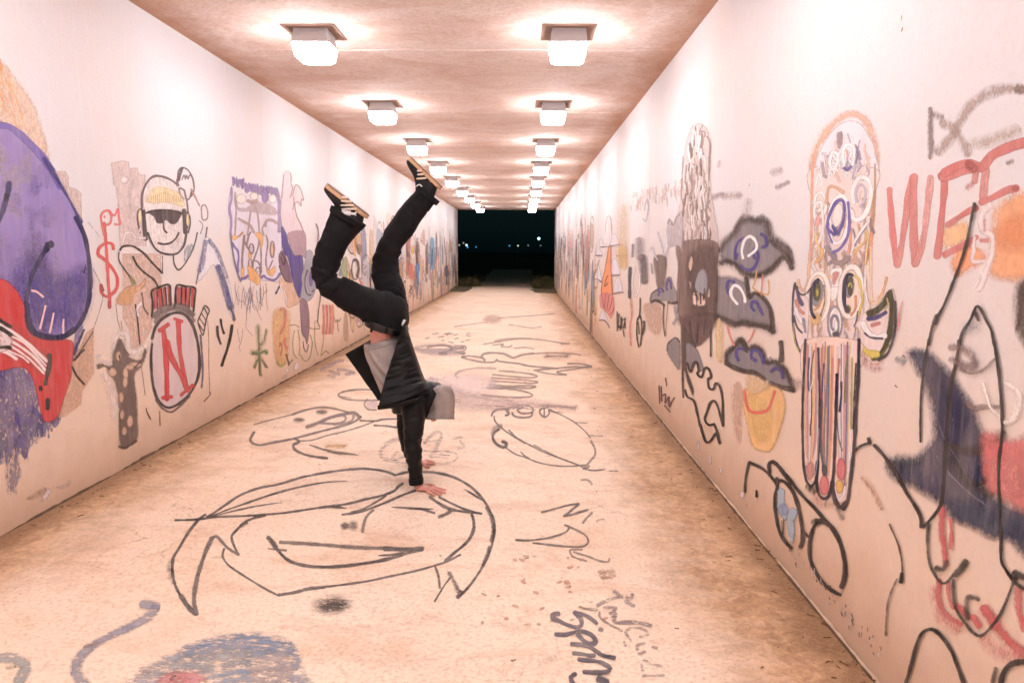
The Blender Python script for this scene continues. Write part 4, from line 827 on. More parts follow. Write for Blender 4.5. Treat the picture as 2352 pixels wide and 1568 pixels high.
for q, w_ in (('1540,700 1600,940 1760,1080', 90), ('2000,1160 2160,1280 2360,1330', 110)): S('#dd8f8c', w_, q, .4, 1)
sub('black_loops')
frame(3072, 683, 1024); LB = '#322926'
S(LB, 26, '1915,300 1885,440 1850,620 1800,800 1740,960 1680,1120 1620,1260 1560,1360 1520,1450 1490,1600', .95, .3); S(LB, 42, '1545,1400 1570,1330', .9, .4)
frame(3072, 1366, 1024)
S(LB, 20, '1490,-20 1465,120 1440,300 1420,500 1415,700 1415,920', .95, .3)
frame(3072, 683, 1024); S(LB, 26, '1780,1590 1800,1490 1870,1380 1930,1250 1970,1270 2020,1370 2070,1470 2095,1600', .95, .3); S('#5d4e48', 34, '1920,1300 1950,1370', .9, .5); F('#6f7f90', ell(1880, 1440, 80, 50), .3, 60)
frame(3072, 1366, 1024)
S(LB, 30, '1770,-10 1760,100 1730,250 1700,370 1680,600 1660,800 1640,1100 1630,1300 1600,1500 1500,1640 1440,1700', .95, .3)
S(LB, 30, '2090,-10 2120,150 2150,400 2170,700 2165,900 2140,1100 2140,1400 2150,1600 2160,1760 2160,1990 2200,2090 2300,2220 2420,2290', .95, .3)
S(LB, 24, '805,1010 860,960 940,930', .95, .3); S(LB, 34, '935,890 950,930', .95, .3); S(LB, 34, '990,950 1080,1050 1170,1180 1230,1280 1290,1390 1380,1530 1420,1620 1425,1700', .95, .35)
S('#8a7770', 26, '2100,160 1990,260 1880,290 1780,260', .7, .6); S('#7d6468', 60, '1690,50 1800,60 1890,130 1920,210 1850,230 1760,190 1700,160', .7, .7, wear=.25); S('#8a7470', 46, '1840,560 1900,610 2000,600 2140,600', .7, .6)
S('#f4ece8', 50, '2200,380 2300,440 2330,560 2270,700 2200,740', .7, .6); S('#f4ece8', 30, '1990,380 2020,480 2060,600 2140,680', .7, .6)
frame(3072, 2048, 1024)
S('#4f4543', 26, '1490,110 1480,250 1490,420 1530,540 1590,630 1640,650 1690,610 1720,570', .85, .5); S('#5a4f4b', 44, '1560,510 1620,520 1660,450', .85, .6); S('#5a4f46', 60, '1740,570 1790,520 1830,450', .9, .4)
S('#4f4543', 28, '1720,620 1720,760 1750,900 1830,1020 1910,1110 1980,1130 2060,1060 2150,940 2230,760 2290,590', .85, .5); S('#5a4f46', 40, '1850,980 1840,860 1850,780 1900,780 1950,800', .8, .6); S('#37302e', 60, '2280,560 2400,610', .9, .5)
G(S_R, 'black_arches', 'black sprayed arch lines low on the near wall')
S(LB, 34, '1280,1560 1320,1440 1370,1250 1410,1140 1470,1080 1540,1080 1620,1150 1700,1270 1760,1420 1820,1580', .95, .35); S('#39332a', 48, '2150,1600 2180,1480 2260,1390 2400,1370', .95, .3); S('#5a5140', 34, '2080,1560 2110,1430', .8, .6)
S('#5e4a40', 16, '1130,110 1180,220 1215,310 1240,430 1250,540', .85, .5); S('#2c2420', 36, '1245,560 1235,640', .95, .3); S('#5e4a40', 18, '1200,610 1140,740 1110,860 1100,1000 1095,1130', .7, .6)
frame(3072, 1366, 1024); S('#c99a78', 34, '880,1250 960,1350 1010,1440 1060,1540', .5, .8)
S('#3c2f2c', 9, '1180,400 1200,420', .9, .3); S('#3c2f2c', 10, '1250,125 1270,140', .9, .3)
frame(3072, 683, 1024); F('#5c4d44', '2310,1060 2500,980 2500,1800 2380,1600 2300,1450 2290,1200', .85, 50); S('#d0797a', 18, '1250,1200 1220,1320 1205,1460', .6, .6)
for q, a_ in (('30,640 70,680 120,720 170,780 215,860', .8),): S('#6a5852', 34, q, a_, .6)
frame(3072, 2048, 1024)
for k in range(70):
    u = rt.random(); x = 230 + u * 800 + rt.uniform(-60, 60); y = 330 + u * 930 + rt.uniform(-60, 60)
    S(rt.choice(['#efe2e6', '#7d6458', '#8c6f60', '#e6d4d6']), rt.uniform(6, 12), [(x, y), (x + rt.uniform(-8, 14), y + rt.uniform(10, 44))], .7, .4)
# distant right: white bells, orange rocket, pink petals, script
G(S_R, 'orange_rocket', 'orange tower drawing with pink petals at its foot and white bells')
frame(2220, 1041, 512)
F('#ef9a66', '1010,-460 1030,-300 1040,0 1050,200 1060,500 1060,640 1000,600 860,600 870,420 930,150 960,0 1000,-300', .95, 12, .03); S('#7d5a48', 16, '980,280 940,360 920,480 980,420', .8, .4); S('#8a6450', 12, '1035,-300 1035,0 1045,300 1060,640', .8, .4); S('#8a6450', 12, '1000,-300 930,130 880,350 860,600', .8, .4)
F('#dd8f8a', '830,640 880,600 960,610 1060,640 1090,760 1090,930 1040,1060 990,1000 900,900 840,850', .95, 14)
for q in ('860,620 900,860', '930,620 920,900', '1000,640 960,920', '1060,680 1040,800 990,930', '1095,870 1050,970 1010,990'): S('#9a5f5c', 12, q, .8, .4)
sub('white_bells')
for q in ('1020,-290 1060,-480 1120,-470 1180,-330 1170,-250 1040,-250', '820,-360 850,-400 900,-280 890,-230 820,-260', '760,-90 800,-230 880,-100', '1160,-80 1230,-270 1300,-90', '1060,270 1060,0 1150,0 1200,260', '720,340 760,80 800,60 860,380', '1080,600 1130,340 1190,310 1240,570', '830,1090 870,920 910,930 1000,1200 900,1110'): F('#e4e0ea', q, .95, 10)
for q in ('840,-240 1020,-260 1200,-290', '750,-90 870,-85', '1140,-80 1310,-90', '1040,280 1200,270', '700,350 780,345 860,400', '1070,620 1180,590 1270,590', '820,1100 930,1110 1010,1240'): S('#8a6a60', 20, q, .8, .4)
S('#7d635c', 14, '820,0 760,200 700,340', .6, .4)
F('#f3ecee', '930,-300 940,-700 990,-800 1040,-700 1050,-400 1000,-260', .8, 20, .1); S('#d3b3b0', 12, '930,-500 960,-780 1030,-780 1050,-500', .6, .5)
G(S_R, 'black_script', 'small black scrawled script and hanging pendulum shape')
for q in ('1150,940 1150,1300', '1185,980 1170,1200 1200,1230', '1220,1040 1210,1280', '1240,1060 1230,1250', '1270,1100 1300,1060 1260,1250', '1290,1130 1300,1250', '1260,1280 1280,1400', '1160,1250 1200,1200'): S('#4f403c', 22, q, .85, .4)
S('#4a3a36', 26, '1575,700 1570,900 1560,1020 1520,1100 1510,1300 1520,1450 1550,1590', .9, .3); S('#4a3a36', 26, '1575,1020 1600,1150 1600,1350 1580,1560', .9, .3); S('#4a3a36', 40, '1640,1120 1650,1200 1620,1360', .8, .5); S('#6d4c44', 30, '1540,1140 1560,1350', .7, .6, wear=.2)
S('#e58f8c', 40, '1400,700 1420,1000 1390,1200 1400,1560', .5, .8)
S('#454a5c', 60, '1390,140 1380,350 1380,680', .85, .4, wear=.1); S('#5b5a66', 130, '1620,-60 1640,200 1650,390', .7, .6, wear=.15); S('#f4ecf0', 34, '1480,120 1430,350 1450,560 1500,640 1560,450 1560,250', .8, .4); S('#8a8890', 30, '1780,60 1800,240', .6, .5)
F('#7d685f', '1830,-60 2050,-60 2040,300 2000,480 1900,520 1860,300', .8, 24, .1)
F('#8e8a8e', '1770,700 1800,600 1900,520 2000,490 2060,330 2140,310 2190,460 2250,600 2250,760 2100,740 1950,740 1850,720 1760,770', .95, 16); S('#5a4740', 44, '1770,780 1860,740 1960,780 2020,830', .8, .6); S('#5a4740', 40, '2090,770 2200,790 2260,770', .8, .6); S('#6a5650', 34, '1760,740 1790,610 1880,550', .6, .7); S('#4b419a', 30, '1920,650 1910,600 1950,590 1900,540 1960,520 2010,580', .9, .35); S('#4b419a', 28, '2080,550 2060,480 2100,350 2140,420 2150,520', .9, .35)
S('#6a5448', 26, '2010,840 2000,1050 2010,1250 2035,1390', .8, .4); S('#a9806c', 14, '2080,800 2060,1100 2040,1380', .7, .4); S('#8a93a6', 60, '2220,850 2240,1050 2190,1160', .6, .7, wear=.2)
F('#d6b39c', '1640,800 1960,850 1950,1300 1800,1340 1680,1100', .45, 30)
frame(2220, 700, 512)
F('#c9bfc4', '2090,1300 2060,1000 2100,800 2200,880 2240,760 2352,700 2352,1400 2280,1300', .7, 24, .05); S('#a18a86', 24, '2090,900 2110,830 2190,920 2230,800 2300,720', .7, .5); S('#cfcbd6', 30, '1760,1380 1800,1330 1850,1480 1900,1566', .8, .4); S('#cfcbd6', 30, '1900,1050 1960,1250 2030,1480 2120,1180 2130,850', .8, .4)
for k in range(70):
    x = rt.uniform(1400, 2352); y = rt.uniform(60 + (2352 - x) * .25, 330 + (2352 - x) * .3); S(rt.choice(['#f0cfc2', '#f6e6e4', '#efc9c4', '#fbf3f2']), rt.uniform(14, 26), [(x, y), (x + 4, y + rt.uniform(60, 190))], .6, .5)
S('#b4b4c0', 16, '1650,650 1680,500 1720,480 1720,650 1680,850 1630,800', .7, .4); F('#f6eef0', ell(1490, 480, 36, 100), .8, 20)
S('#8f8288', 50, '1440,1280 1430,1500', .6, .6); S('#8d8088', 160, '1560,1200 1570,1500', .5, .8)
F('#e2a598', '590,1100 620,1300 610,1500 560,1560 550,1350', .8, 18, .05)
G(S_R, 'yellow_strip', 'yellowish painted strips and drips on the far wall')
F('#f3d2a0', '1200,640 1340,640 1340,1566 1170,1566', .3, 60); F('#f2cf94', '1170,1330 1320,1330 1330,1700 1200,1700', .5, 30)
# ---- crowded small drawings farther down both walls, band by band -------------------------------
def far_band(surf, x_wall, y0, y1, seed, z0, top, n, per):
    r = random.Random(seed)
    pal = ['#8a7468', '#6d5a58', '#b07a72', '#d98a80', '#e8b27a', '#eec890', '#8a93b0', '#6a7fb0', '#a9ad7c', '#c9a0a6', '#f4eef0', '#f4eef0', '#a98f88', '#c4a890', '#4f4a52', '#d0b4a8', '#9fb0c4']
    P['cur'] = None
    old = surf.proj
    surf.proj = lambda a, b: Vector((x_wall, a, b))
    P.update(x0=0, y0=0, s=1.0)
    for k in range(n):
        if k % per == 0: G(surf, 'small_drawing', None)
        y = y0 + (y1 - y0) * ((k + r.random()) / n); h = r.uniform(.25, 1.0); zc = r.uniform(z0 + .25, top - .2); wd = r.uniform(.12, .42)
        c = r.choice(pal); P['w'] = r.choice([0, .1, .2, .3])
        kind = r.random()
        def q(dy, dz): return (y + dy * wd, zc + dz * h * .5)
        sp = lambda col, w, pts, a=.85, soft=.4, closed=False: SM(col, w, pts, a, soft, closed)
        if kind < .22: FM(c, [q(-.5, -.8), q(-.6, 0), q(-.3, .9), q(.3, .8), q(.6, .1), q(.4, -.9)], r.uniform(.45, .85), .03)
        elif kind < .45:
            FM(c, [q(.9 * math.cos(t), .9 * math.sin(t) * r.uniform(.7, 1.1)) for t in [i * math.pi / 4 for i in range(8)]], .5, .03); sp(r.choice(pal[:2] + ['#4f4a52']), .022, [q(math.cos(t), math.sin(t)) for t in [i * math.pi / 5 for i in range(10)]], .8, .4, True)
        elif kind < .8:
            for j in range(r.randint(2, 5)): sp(c if j else '#5d4c48', r.uniform(.014, .035), [q(r.uniform(-1, 1), r.uniform(-1, 1)) for _ in range(r.randint(3, 6))], .8)
        else: sp(c, r.uniform(.04, .09), [q(-.1, -1), q(.2, 0), q(-.1, 1)], .75, .5)
    flush(); surf.proj = old; P['w'] = 0.0
def SM(col, w, pts, a, soft, closed):
    # metre-space stroke: reuse S with a locally enlarged step by scaling coordinates
    sc = 1000.0; pr = P['surf'].proj; P['surf'].proj = lambda u, v: pr(u / sc, v / sc)
    S(col, w * sc, [(u * sc, v * sc) for u, v in pts], a, soft, closed); P['surf'].proj = pr
def FM(col, pts, a, soft):
    sc = 1000.0; pr = P['surf'].proj; P['surf'].proj = lambda u, v: pr(u / sc, v / sc)
    F(col, [(u * sc, v * sc) for u, v in pts], a, soft * sc); P['surf'].proj = pr
flush()
far_band(S_L, XL, 10.2, Y_END - .3, 21, ZL + .05, 2.05, 190, 10)
far_band(S_R, XR, 12.2, Y_END - .3, 22, ZR + .1, 2.1, 170, 10)
frame(1350, 800, 512)
G(S_L, 'blue_capsule', 'bright blue rounded capsule on the far part of the wall')
F('#6f9fc0', '1705,720 1745,690 1775,760 1780,950 1770,1250 1740,1290 1705,1260 1700,1000', .97, 10); S('#2f5f8a', 22, '1735,900 1730,1200', .7, .5)
F('#4f86bc', '1440,1250 1480,1130 1500,1200 1495,1400 1500,1560 1470,1500', .97, 8)
F('#62627c', '1980,1200 2020,1210 2030,1330 2010,1430 2020,1560 1985,1560 1990,1430 1965,1360', .9, 8)
G(S_L, 'grey_oval_face', 'grey outlined oval face between the legs of the handstand')
S('#7d6c68', 26, ell(320, 1270, 66, 190), .85, .4, True); S('#6d5c58', 50, '290,1110 350,1120 380,1250 350,1400', .8, .5); S('#8a7970', 26, '300,640 330,800 400,1000', .7, .6); F('#f3d4b4', '340,600 420,640 440,1000 380,960', .5, 30); F('#8f7668', ell(390, 900, 50, 90), .6, 30); S('#b9a9ac', 16, '480,560 440,650 480,740 510,640 490,560', .7, .5); S('#8a7674', 18, '470,1180 440,1230 500,1260 520,1200', .8, .4); S('#9a8784', 18, '440,1260 500,1390 520,1300', .8, .4)
F('#a9b48c', '150,1040 160,1400 60,1380 60,1200', .8, 16); S('#8f7b78', 16, '985,430 990,330 1020,290 1040,380', .7, .4)
F('#dc7f70', '1300,1180 1400,1200 1410,1450 1320,1440 1290,1300', .6, 40, .2); S('#e8c06a', 36, '1380,850 1375,980', .8, .5)
G(S_L, 'mauve_streak', 'mauve vertical streak beside the raised knee')
frame(880, 941, 512); S('#a78890', 34, '1800,0 1790,150 1745,330', .8, .4); frame(880, 600, 512); S('#8f7a80', 26, '1755,1360 1790,1450 1800,1566', .8, .4)
frame(880, 941, 512); S('#5d4a44', 18, '1840,1060 1830,1200 1800,1400 1790,1560', .8, .4); F('#8a9ec0', '2200,600 2220,740 2170,740', .8, 8)
# ---- floor ---------------------------------------------------------------------------------------
FK = '#4b4140'
G(S_F, 'smiling_face_drawing', 'large black line drawing of a smiling face with swept hair'); P['w'] = .2
frame(600, 1800, 1424)
S('#574c4a', 13, '375,440 420,415 500,360 600,295 720,250 850,225 1000,180 1150,150 1290,130 1400,122 1500,130 1570,145 1620,165', .9, .35)
S('#574c4a', 14, '1620,165 1700,145 1790,143 1900,150 2010,180 2110,235 2180,300 2230,370 2265,450 2275,520 2265,600 2240,680 2190,780 2130,870 2080,930 2045,965', .95, .35); S(FK, 22, '2225,380 2260,450 2270,540 2255,600', .7, .6); S(FK, 20, '2240,640 2225,700 2200,760', .7, .5); S(FK, 30, '2055,935 2035,970', .8, .5)
S('#574c4a', 12, '390,440 520,390 650,345 780,300 900,265 1050,230 1180,210 1300,205', .85, .35, taper=True); S('#6b5f5c', 10, '380,445 560,400 700,370 870,345', .8, .35, taper=True)
S('#574c4a', 12, '165,462 300,458 450,440 600,435 760,425 900,412 1050,390 1150,375', .95, .3); S('#574c4a', 14, '1150,375 1300,355 1420,325 1530,300 1610,270 1640,240 1670,220', .9, .35); S(FK, 14, '1130,378 1220,375 1295,383', .9, .3, taper=True)
S('#6b605c', 11, '1560,300 1480,350 1400,390 1330,410', .8, .35); S(FK, 13, '1270,425 1380,408 1480,375 1570,340 1660,300 1755,265', .95, .3)
S('#574c4a', 16, '365,425 320,460 270,520 230,580 190,650 155,710 148,790 160,870 190,940 230,1000 275,1050 310,1085', .9, .4); S('#6d625e', 26, '150,730 125,760 140,830 160,880', .4, .9, wear=.3); S(FK, 26, '205,960 250,1030 300,1080', .85, .5)
S('#6d625e', 24, '410,580 380,640 350,720 320,810 300,900 290,1000 310,1080', .85, .5, wear=.2); S('#6b5f5c', 16, '400,585 440,570 480,610 520,650 585,690', .85, .4); S(FK, 14, '585,688 555,630 540,570 570,530 620,480 680,450 760,430', .9, .4); S(FK, 20, '600,500 640,480', .6, .6)
S('#574c4a', 12, '490,650 480,700 510,750 560,790 630,835 710,885 780,925 850,960', .95, .35); S(FK, 18, '850,955 950,940 1050,915 1150,905', .95, .45); S('#574c4a', 12, '1150,903 1300,885 1450,862 1600,830 1750,798 1870,765 1960,735 2050,690', .95, .3); S(FK, 17, '1950,730 2020,670 2080,620 2120,570 2140,510 2135,450 2125,425', .9, .4)
S(FK, 26, '780,575 810,610 830,640', .85, .5, wear=.2); S('#574c4a', 18, '830,640 870,690 920,730 990,755 1100,770 1250,768 1400,750 1520,730 1620,705 1700,680 1800,655', .95, .35); S('#75685e', 20, '860,608 1000,615 1150,625 1300,638 1450,645 1600,650', .85, .5, wear=.18); S(FK, 24, '1550,650 1680,655 1800,648', .95, .4); S(FK, 14, '1510,695 1600,690 1680,672', .9, .3, taper=True); S('#7a6d68', 12, '780,650 900,662', .7, .5)
F('#5d514c', ell(1287, 500, 24, 20), .95, 16); F('#8c7b70', ell(1342, 498, 24, 28), .75, 22); S('#85776e', 16, '1475,395 1430,440 1410,500 1405,540', .75, .5, wear=.2)
S(FK, 14, '1600,376 1700,382 1800,388 1870,390', .95, .35, taper=True); S(FK, 12, '1780,385 1830,400 1880,415', .95, .3)
S('#6b5f58', 18, '1850,310 1900,345 1960,380 2010,395', .85, .5); S(FK, 12, '1910,310 1990,350 2080,390 2190,420', .9, .35); S('#574c4a', 12, '2010,395 2100,410 2190,418', .9, .35); S('#75685e', 22, '1990,400 1950,425 1910,440', .8, .6, wear=.2); S(FK, 12, '2080,260 2140,295 2200,335', .9, .35, taper=True)
S('#6b605c', 14, '1885,770 1905,830 1915,910', .75, .5); S('#574c4a', 10, '1985,840 1940,900 1880,1000', .85, .35); S('#7a6d68', 24, '1975,810 2010,870 2035,930', .7, .6, wear=.25)
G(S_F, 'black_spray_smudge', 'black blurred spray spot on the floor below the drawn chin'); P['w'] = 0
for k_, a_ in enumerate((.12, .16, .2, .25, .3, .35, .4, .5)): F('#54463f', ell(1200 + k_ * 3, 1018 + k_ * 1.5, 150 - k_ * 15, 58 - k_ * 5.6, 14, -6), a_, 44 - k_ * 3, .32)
G(S_F, 'bird_drawing', 'faded black line drawing of a long-billed head left of the hands'); P['w'] = .2
frame(900, 1566, 1024)
S('#7a6c66', 18, '270,370 235,430 250,470 320,490 430,470 540,450 640,430', .85, .45); S('#7a6c66', 17, '640,430 750,400 900,360 1060,320 1180,280 1250,230', .85, .4); S('#8a7a70', 11, '670,455 800,445 950,400 1100,365 1250,320 1370,275', .85, .4); S('#6d605a', 14, '1240,265 1380,270 1450,255 1600,250', .85, .4)
S('#9a8a80', 12, '270,300 400,265 500,240 620,210', .6, .5); S('#85766e', 16, '620,210 720,175 830,150 920,145 1020,160 1130,190', .8, .45); F('#6d605a', ell(888, 188, 48, 18), .8, 20); F('#6d605a', ell(680, 260, 48, 18), .8, 20)
S('#75676a', 26, '750,325 850,290 950,245 1060,215 1180,195 1240,240', .7, .6, wear=.15); S('#8f8082', 18, '880,290 960,240 1060,215 1110,240 1080,280 980,295 890,290', .7, .5); S('#8f8082', 20, '1000,300 1100,290 1170,260 1180,220', .6, .6)
S('#6d605a', 20, '640,430 680,460 630,490 640,530 700,565 780,590 940,612', .85, .45); S('#6d605a', 22, '780,490 900,530 1020,560 1120,570 1220,582', .85, .5, taper=True); S('#6d605a', 16, '1370,310 1480,315 1590,330', .8, .5); F('#ecc88f', ell(1020, 500, 100, 26), .5, 40)
S('#8a7c78', 14, '1400,-10 1250,-20 1100,0 1040,30 1080,60 1200,80 1400,80', .6, .5); S('#8a7c78', 14, '1310,70 1280,110 1310,160 1390,170', .6, .5); F('#dccbd0', ell(1350, 120, 60, 40), .5, 30)
G(S_F, 'grey_scrawl', 'faint grey scribbled oval behind the hands'); P['w'] = .5
S('#9c8886', 30, '1600,430 1520,460 1450,510 1430,580 1480,620 1600,650', .7, .6); S('#9c8886', 16, '1600,650 1750,670 1900,665 2060,655 2130,610 2120,570 2030,550 1830,545', .6, .5)
S('#a08d8c', 30, '1830,470 1900,400 1950,370 1990,400 1960,470 1930,540 1890,600', .65, .6); S('#a08d8c', 20, '1830,470 1900,455 2000,450', .6, .6); S('#9c8886', 30, '1580,560 1540,610 1640,600', .6, .6); S('#a08d8c', 14, '1930,580 2060,585', .6, .5); S('#a08d8c', 14, '1920,600 2040,610', .6, .5); S('#a08d8c', 20, '2100,430 2180,420 2160,460 2200,500 2140,520', .5, .6)
G(S_F, 'loop_drawing', 'thin black looping figure drawing right of the handstand'); P['w'] = .2
frame(1600, 1250, 1024)
S('#6b5f5c', 15, '840,950 860,910 920,885 1000,890', .85, .4); S('#75696a', 18, '1020,870 980,890 1000,930 970,945', .8, .5); S('#75696a', 14, '1040,880 1100,855 1180,855 1225,890 1200,920 1120,925 1080,895 1130,870', .8, .5); S('#75696a', 16, '1030,920 1050,950 1120,965 1200,955 1215,920', .75, .5); S('#75696a', 14, '1360,870 1290,890 1290,930 1330,960 1370,930 1370,890 1420,915', .75, .5); S('#75696a', 12, '1325,880 1325,950', .7, .5)
S('#85766e', 10, '1380,900 1460,930 1540,970 1620,1020 1700,1090 1750,1150', .8, .4); S('#7d6e6a', 18, '1755,1180 1790,1250 1790,1310 1750,1360 1700,1420', .6, .6)
S('#6b5f5c', 12, '865,950 870,990 910,1040 1000,1110 1100,1170 1200,1220 1320,1280 1450,1330 1560,1370 1650,1405', .85, .4); S('#75695f', 14, '1000,1080 1060,1140 1150,1200', .8, .5); S('#8a7c74', 10, '1230,1215 1350,1280 1500,1350 1620,1395', .7, .5)
S('#5d5152', 22, '910,1070 860,1110 855,1160 890,1210 950,1240', .9, .45); S('#5d5152', 24, '940,1185 975,1200 970,1240', .9, .45); S('#9a8c8a', 30, '930,1040 870,1060 850,1120', .5, .8)
S('#6f625a', 11, '985,1250 1060,1300 1150,1330 1250,1370 1350,1395 1480,1410 1600,1410 1700,1400', .85, .4); S('#7a6c62', 12, '1110,1280 1150,1320 1190,1340', .75, .4); S('#7a6c64', 12, '1680,1435 1780,1450 1880,1440', .75, .4); S('#8a7c70', 8, '1920,1455 2000,1455', .7, .4); S('#8a7c74', 12, '1640,1400 1710,1430 1740,1410', .7, .5); S('#9c8c80', 8, '1620,1010 1720,1015', .6, .5); S('#9c8c80', 8, '1740,1130 1860,1135', .6, .5)
G(S_F, 'zigzag_scribble', 'thin zigzag scribble on the floor beyond the hood'); P['w'] = .2
S('#9a8379', 12, '910,535 1050,545 1200,565 1260,585 1200,598 1050,590 850,570', .75, .5); S('#9a8379', 12, '840,600 1000,610 1200,625 1265,640 1200,650 1020,640 840,628', .75, .5); S('#8f7c74', 14, '820,665 1000,675 1200,672 1245,682 1180,695 1000,690 800,690', .8, .5); S('#8f7c74', 13, '800,692 950,700 1100,715 1200,745 1215,765 1150,778 1000,778 850,768 750,755', .8, .5); S('#b3a4a4', 16, '880,515 700,510 560,535 510,570 530,600', .5, .7)
S('#8f7f76', 14, '565,408 640,400 750,415 780,440', .8, .5); S('#8f7f76', 14, '565,410 650,435 760,455 860,455 890,430', .8, .5); S('#8f7f76', 16, '750,410 770,380 850,370 950,378 1000,400 1045,415 1120,390 1230,375', .8, .5); S('#8f7f76', 14, '880,440 960,455 1080,468 1180,490 1300,502 1450,515', .8, .5); S('#8a7a70', 13, '1230,530 1400,515 1600,500 1760,498 1650,470 1540,470', .85, .4); S('#8a7a70', 12, '1760,498 1600,520 1440,545 1530,572', .85, .4); S('#9a8a80', 11, '1240,530 1330,555 1450,570 1530,572', .8, .4); S('#9a8a80', 12, '1230,378 1400,370 1600,380 1660,390', .6, .5); F('#b59a8c', ell(1440, 400, 120, 24), .4, 40)
S('#a08c80', 10, '770,290 900,270 1100,240 1300,250 1450,275 1560,285 1480,290', .7, .5); S('#a08c80', 10, '850,300 950,290 930,310 1000,315 1030,300', .7, .5); S('#a08c80', 10, '870,262 1000,240 1200,238', .7, .5); S('#b09c90', 9, '1050,330 1150,320 1230,335', .6, .5)
sub('grey_blob'); F('#a3989e', '130,320 250,295 400,290 500,310 600,325 520,350 600,378 480,390 300,390 160,360', .6, 26, .25); S('#85797e', 16, '250,320 400,300 480,340 360,375 430,380', .6, .6); S('#a3989e', 10, '500,305 600,310 590,350 520,360', .7, .5)
F('#c4adA4', ell(850, 65, 80, 34), .5, 30); S('#b8a294', 8, '500,130 700,100 800,90', .5, .5); S('#b8a294', 8, '1000,110 1200,140 1300,130', .5, .5); S('#b8a294', 8, '900,50 1200,30 1420,10', .5, .5)
for k in range(14):
    x = rt.uniform(200, 640); y = rt.uniform(190, 275); S('#a3958f', 9, [(x, y), (x + rt.uniform(20, 60), y + rt.uniform(-12, 12))], .6, .5)
sub('brick_band'); F('#c9b2b0', '370,660 700,740 1100,790 1640,870 1600,890 1300,870 1000,890 860,905 600,890 490,870', .45, 40, .2)
for k in range(26):
    x = rt.uniform(500, 1400); y = 760 + (x - 500) * .09 + rt.uniform(-10, 80); S('#a58e8a', 6, [(x, y), (x + rt.uniform(40, 120), y + rt.uniform(0, 8))], .5, .4)
F('#ebdfe8', '250,600 700,560 900,640 800,740 500,740 350,660', .35, 60)
G(S_F, 'black_zigzag_tag', 'two thin zigzag tags on the floor at right centre'); P['w'] = .2
frame(1850, 1850, 1024)
S('#6b5f5c', 14, '725,455 800,438 880,415 980,390 1070,378', .85, .45); S('#75696a', 18, '1070,380 1010,430 970,465 930,490 1000,480 1080,455 1150,435', .8, .5); S('#8a7c7a', 18, '1190,460 1140,510 1105,555', .7, .6); S('#8a7c70', 10, '1300,520 1240,530 1235,550', .5, .5)
S('#6b5f58', 16, '490,710 600,715 700,705 800,690 900,660 960,630 975,590 940,575', .85, .45); S('#75695f', 16, '980,590 1070,630 1130,670 1155,720 1130,760 1060,775 950,770 800,755 650,738', .8, .45)
S('#8a7c74', 14, '1100,800 1000,800 990,830 1030,870 1140,905', .7, .5); S('#8a7c74', 16, '1020,820 1150,860 1250,900 1330,910 1350,880', .7, .5); S('#a58d80', 16, '1090,160 1150,160 1190,200', .6, .6)
for k in range(34):
    x = rt.uniform(80, 1350); y = rt.uniform(850, 1560); F(rt.choice(['#c8926e', '#bf8a66', '#d0a080']), ell(x, y, rt.uniform(10, 34), rt.uniform(6, 16), 8, rt.uniform(-20, 20)), .6, 8, .2)
for k in range(5): F('#b58a68', ell(1310 + rt.uniform(-80, 80), 1030 + rt.uniform(-36, 36), 40, 22), .45, 14, .3)
G(S_F, 'blue_black_lettering', 'dark blue sideways brush lettering near the bottom edge'); P['w'] = .2
frame(2000, 2300, 700)
sub('letter')
S('#4a4c62', 46, '790,520 700,530 700,570 800,620 920,675 1020,700 1090,680 1090,600 1050,550 1000,500', .95, .3); S('#55566a', 44, '1000,505 1120,530 1230,590 1300,650', .9, .35); S('#77707a', 50, '1340,730 1370,740', .8, .5)
sub('letter')
S('#55566a', 52, '750,795 860,800 960,780 1060,755 1150,770 1230,810 1280,870 1270,920 1180,920 1110,870 1050,800', .92, .35)
sub('letter')
S('#46485e', 46, '960,925 1080,935 1200,965 1280,1010 1360,1070 1450,1095 1540,1115', .95, .3); S('#46485e', 44, '985,1050 1100,1060 1200,1080 1270,1080', .95, .35)
sub('letter')
S('#46485e', 52, '1060,1135 1200,1145 1330,1165 1430,1210 1480,1250 1460,1290 1350,1310 1200,1305 1130,1300', .93, .35)
sub('letter')
S('#46485e', 60, '1010,1330 950,1370 960,1420 1020,1500 1200,1600', .95, .3); S('#5a5a68', 90, '1330,1390 1430,1440', .85, .4)
G(S_F, 'olive_grey_lettering', 'worn grey and olive scrawl beside the blue lettering'); P['w'] = .38
S('#77613e', 30, '1070,430 1150,450 1300,470', .85, .45); S('#8a7a6c', 26, '1340,500 1340,560 1400,620 1500,680 1640,750', .75, .5)
for q in ('1530,220 1600,270 1640,300', '1310,410 1400,360 1500,320 1600,300', '1700,300 1760,320 1780,260', '1690,350 1740,380 1800,420', '1400,440 1560,440 1480,520', '1500,580 1560,520 1540,630 1700,630 1830,630', '1600,650 1830,640 2030,680'): S('#8a7e82', 40, q, .75, .5)
for q in ('1680,780 1740,720 1860,710 1960,750 1980,820 1880,830', '1700,800 1760,880', '1850,1000 1840,950 1940,920', '2050,970 2110,980', '1860,1060 1950,1030', '1930,1140 2050,1200 2180,1230', '1900,1200 1920,1310', '1920,1350 2080,1350 2200,1350', '1670,900 1690,950'): S('#8f7f7c', 34, q, .65, .6)
G(S_F, 'blue_chalk_shape', 'large faded blue and pink worn paint patch at the bottom'); P['w'] = .4
frame(0, 2048, 1024)
